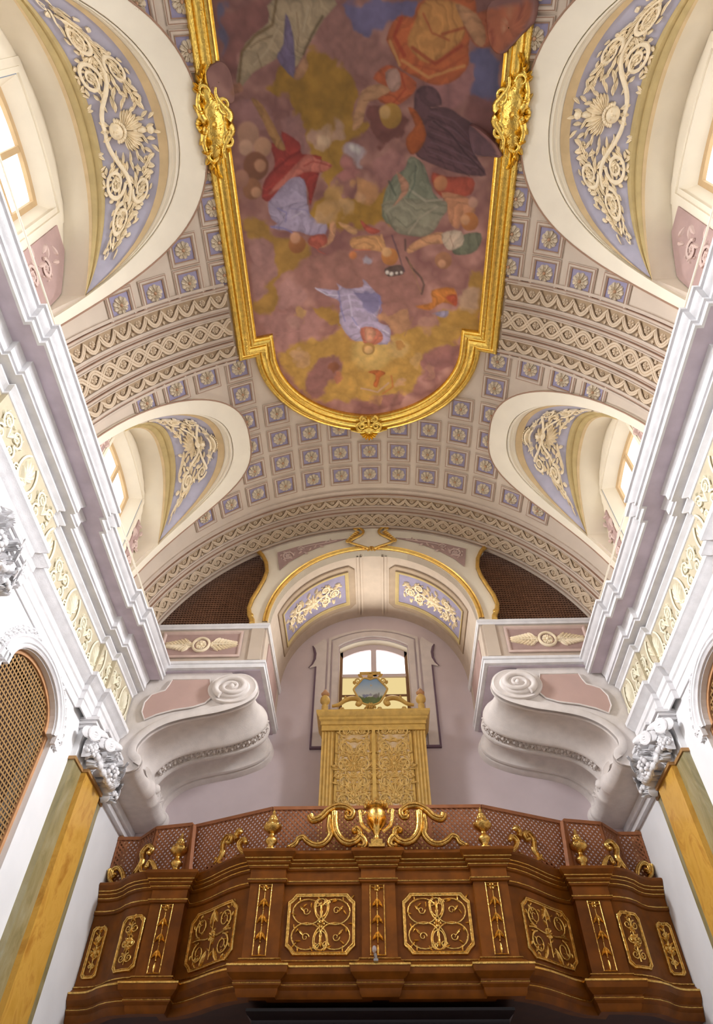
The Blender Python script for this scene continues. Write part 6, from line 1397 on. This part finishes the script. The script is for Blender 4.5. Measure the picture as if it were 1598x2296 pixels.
for s, wd in ((-1, 'left'), (1, 'right')):
    x = OX + s * .87
    t = thing('ball_finial', 'small ochre ball finial on the %s corner of the organ case' % wd, 'finial', (x, 10.18, 6.92), 'ball finials of the organ case')
    MB().lathe([(.001, 6.82), (.06, 6.82), (.06, 6.94), (.035, 6.96), (.05, 6.98), (.085, 7.02), (.092, 7.06), (.08, 7.11), (.055, 7.14), (.04, 7.16), (.001, 7.165)], (x, 10.18, .11), 20).build('ball', 'ochre', t, 50)
    MB().lathe([(.001, 7.15), (.045, 7.15), (.075, 7.185), (.078, 7.20), (.05, 7.215), (.045, 7.25), (.02, 7.285), (.001, 7.29)], (x, 10.18, .11), 20).build('cap', 'grilleframe', t, 50, label='reddish brown cap')
    q = RL().stem([tuple(v) for v in catmull([(s * .74, 6.94), (s * .62, 6.97), (s * .50, 7.06), (s * .38, 7.10), (s * .27, 7.08), (s * .22, 7.01), (s * .26, 6.96), (s * .31, 6.98)], 5)], lambda t_: .022 + .018 * math.sin(PI * t_), 0, 8, 1.4)
    q.dome(s * .27, 6.98, .05, h=.05).leaf(s * .5, 7.05, PI / 2, .1, .06, .04)
    q.map(lambda u, v, h: (OX + u, 10.18 - h, v + .11)).build('pediment_scroll', 'ochre', org, 60)
oc = thing('painted_cartouche', 'painted landscape cartouche with blue sky in a carved frame on top of the organ', 'cartouche', (OX - .04, 10.2, 6.94))
OC = [(0, 6.97), (.12, 7.0), (.20, 7.08), (.30, 7.28), (.30, 7.34), (.20, 7.47), (.13, 7.56), (.05, 7.55), (0, 7.53)]
OC = OC + [(-x, z) for x, z in OC[1:-1][::-1]]
ccz = 7.27; rings = [[(OX - .04 + x * k, 10.17, ccz + .08 + (z - ccz) * k) for x, z in catmull(OC + OC[:1], 4)[:-1]] for k in [1 - q / 16 for q in range(16)] + [.01]]
o = MB().rings(rings, caps=False).build('picture', 'paint', oc, 0)
def scene_paint(o):
    me = o.data; n = len(me.vertices); co = np.empty(n * 3); me.vertices.foreach_get('co', co); co = co.reshape(-1, 3); x = co[:, 0] - OX + .04; z = co[:, 2] - .08
    t = np.clip((z - 7.15) / .38, 0, 1)[:, None]; c = np.array(lin((196, 196, 182))) * (1 - t) + np.array(lin((128, 158, 190))) * t
    nz = vnoise(x * 14 + 9, z * 14, 21); g = z < 7.155 + .05 * (x * 2.2) ** 2 * 4 * 0 + .03 * (nz - .5)
    c[g] = (np.array(lin((96, 108, 62))) + (nz[:, None] - .5) * .08)[g]
    for a, b, r, cl in ((-.11, 7.17, .045, (118, 122, 140)), (-.07, 7.18, .035, (126, 128, 146)), (.0, 7.19, .035, (146, 140, 150)), (.09, 7.17, .05, (120, 112, 110)), (.14, 7.19, .04, (132, 128, 120)), (.01, 7.40, .022, (186, 168, 140))):
        d = np.hypot(x - a, (z - b) * 1.2) < r; c[d] = np.array(lin(cl))
    c = np.clip(c, 0, 1); at_ = me.color_attributes.new('paint', 'FLOAT_COLOR', 'POINT'); at_.data.foreach_set('color', np.hstack([c, np.ones((n, 1))]).ravel())
scene_paint(o)
fr = MB().tube([(OX - .04 + x, 10.165, z + .08) for x, z in catmull(OC + OC[:1], 4)[:-1]], .018, 7, loop=True)
r = RL()
for d in (1, -1):
    r.spiral(d * .23, 7.50, .06, 1.3, -PI / 2, d, .02, .2, .01); r.leaf(d * .14, 7.58, PI / 2 - d * .9, .12, .06, .03); r.leaf(d * .28, 7.42, PI / 2 - d * .5, .09, .05, .03); r.leaf(d * .05, 6.97, -PI / 2 + d * .6, .08, .05, .03)
    r.stem([(d * .02, 7.63), (d * .1, 7.66), (d * .18, 7.64)], .018, .02)
r.dome(0, 7.60, .06, .05, .05); r.box((-.2, 7.655, -.02), (.2, 7.69, .03)); r.flower(0, 6.96, .06, 6, .03)
r.map(lambda u, v, h: (OX - .04 + u, 10.17 - h, v + .08)); k = len(fr.v); fr.v += r.v; fr.f += [tuple(i + k for i in f_) for f_ in r.f]
fr.build('carved_frame', 'ochre', oc, 60)
MB().box((OX - .10, 10.18, 6.92), (OX + .02, 10.24, 7.2)).build('support', 'ochre', oc, 20)
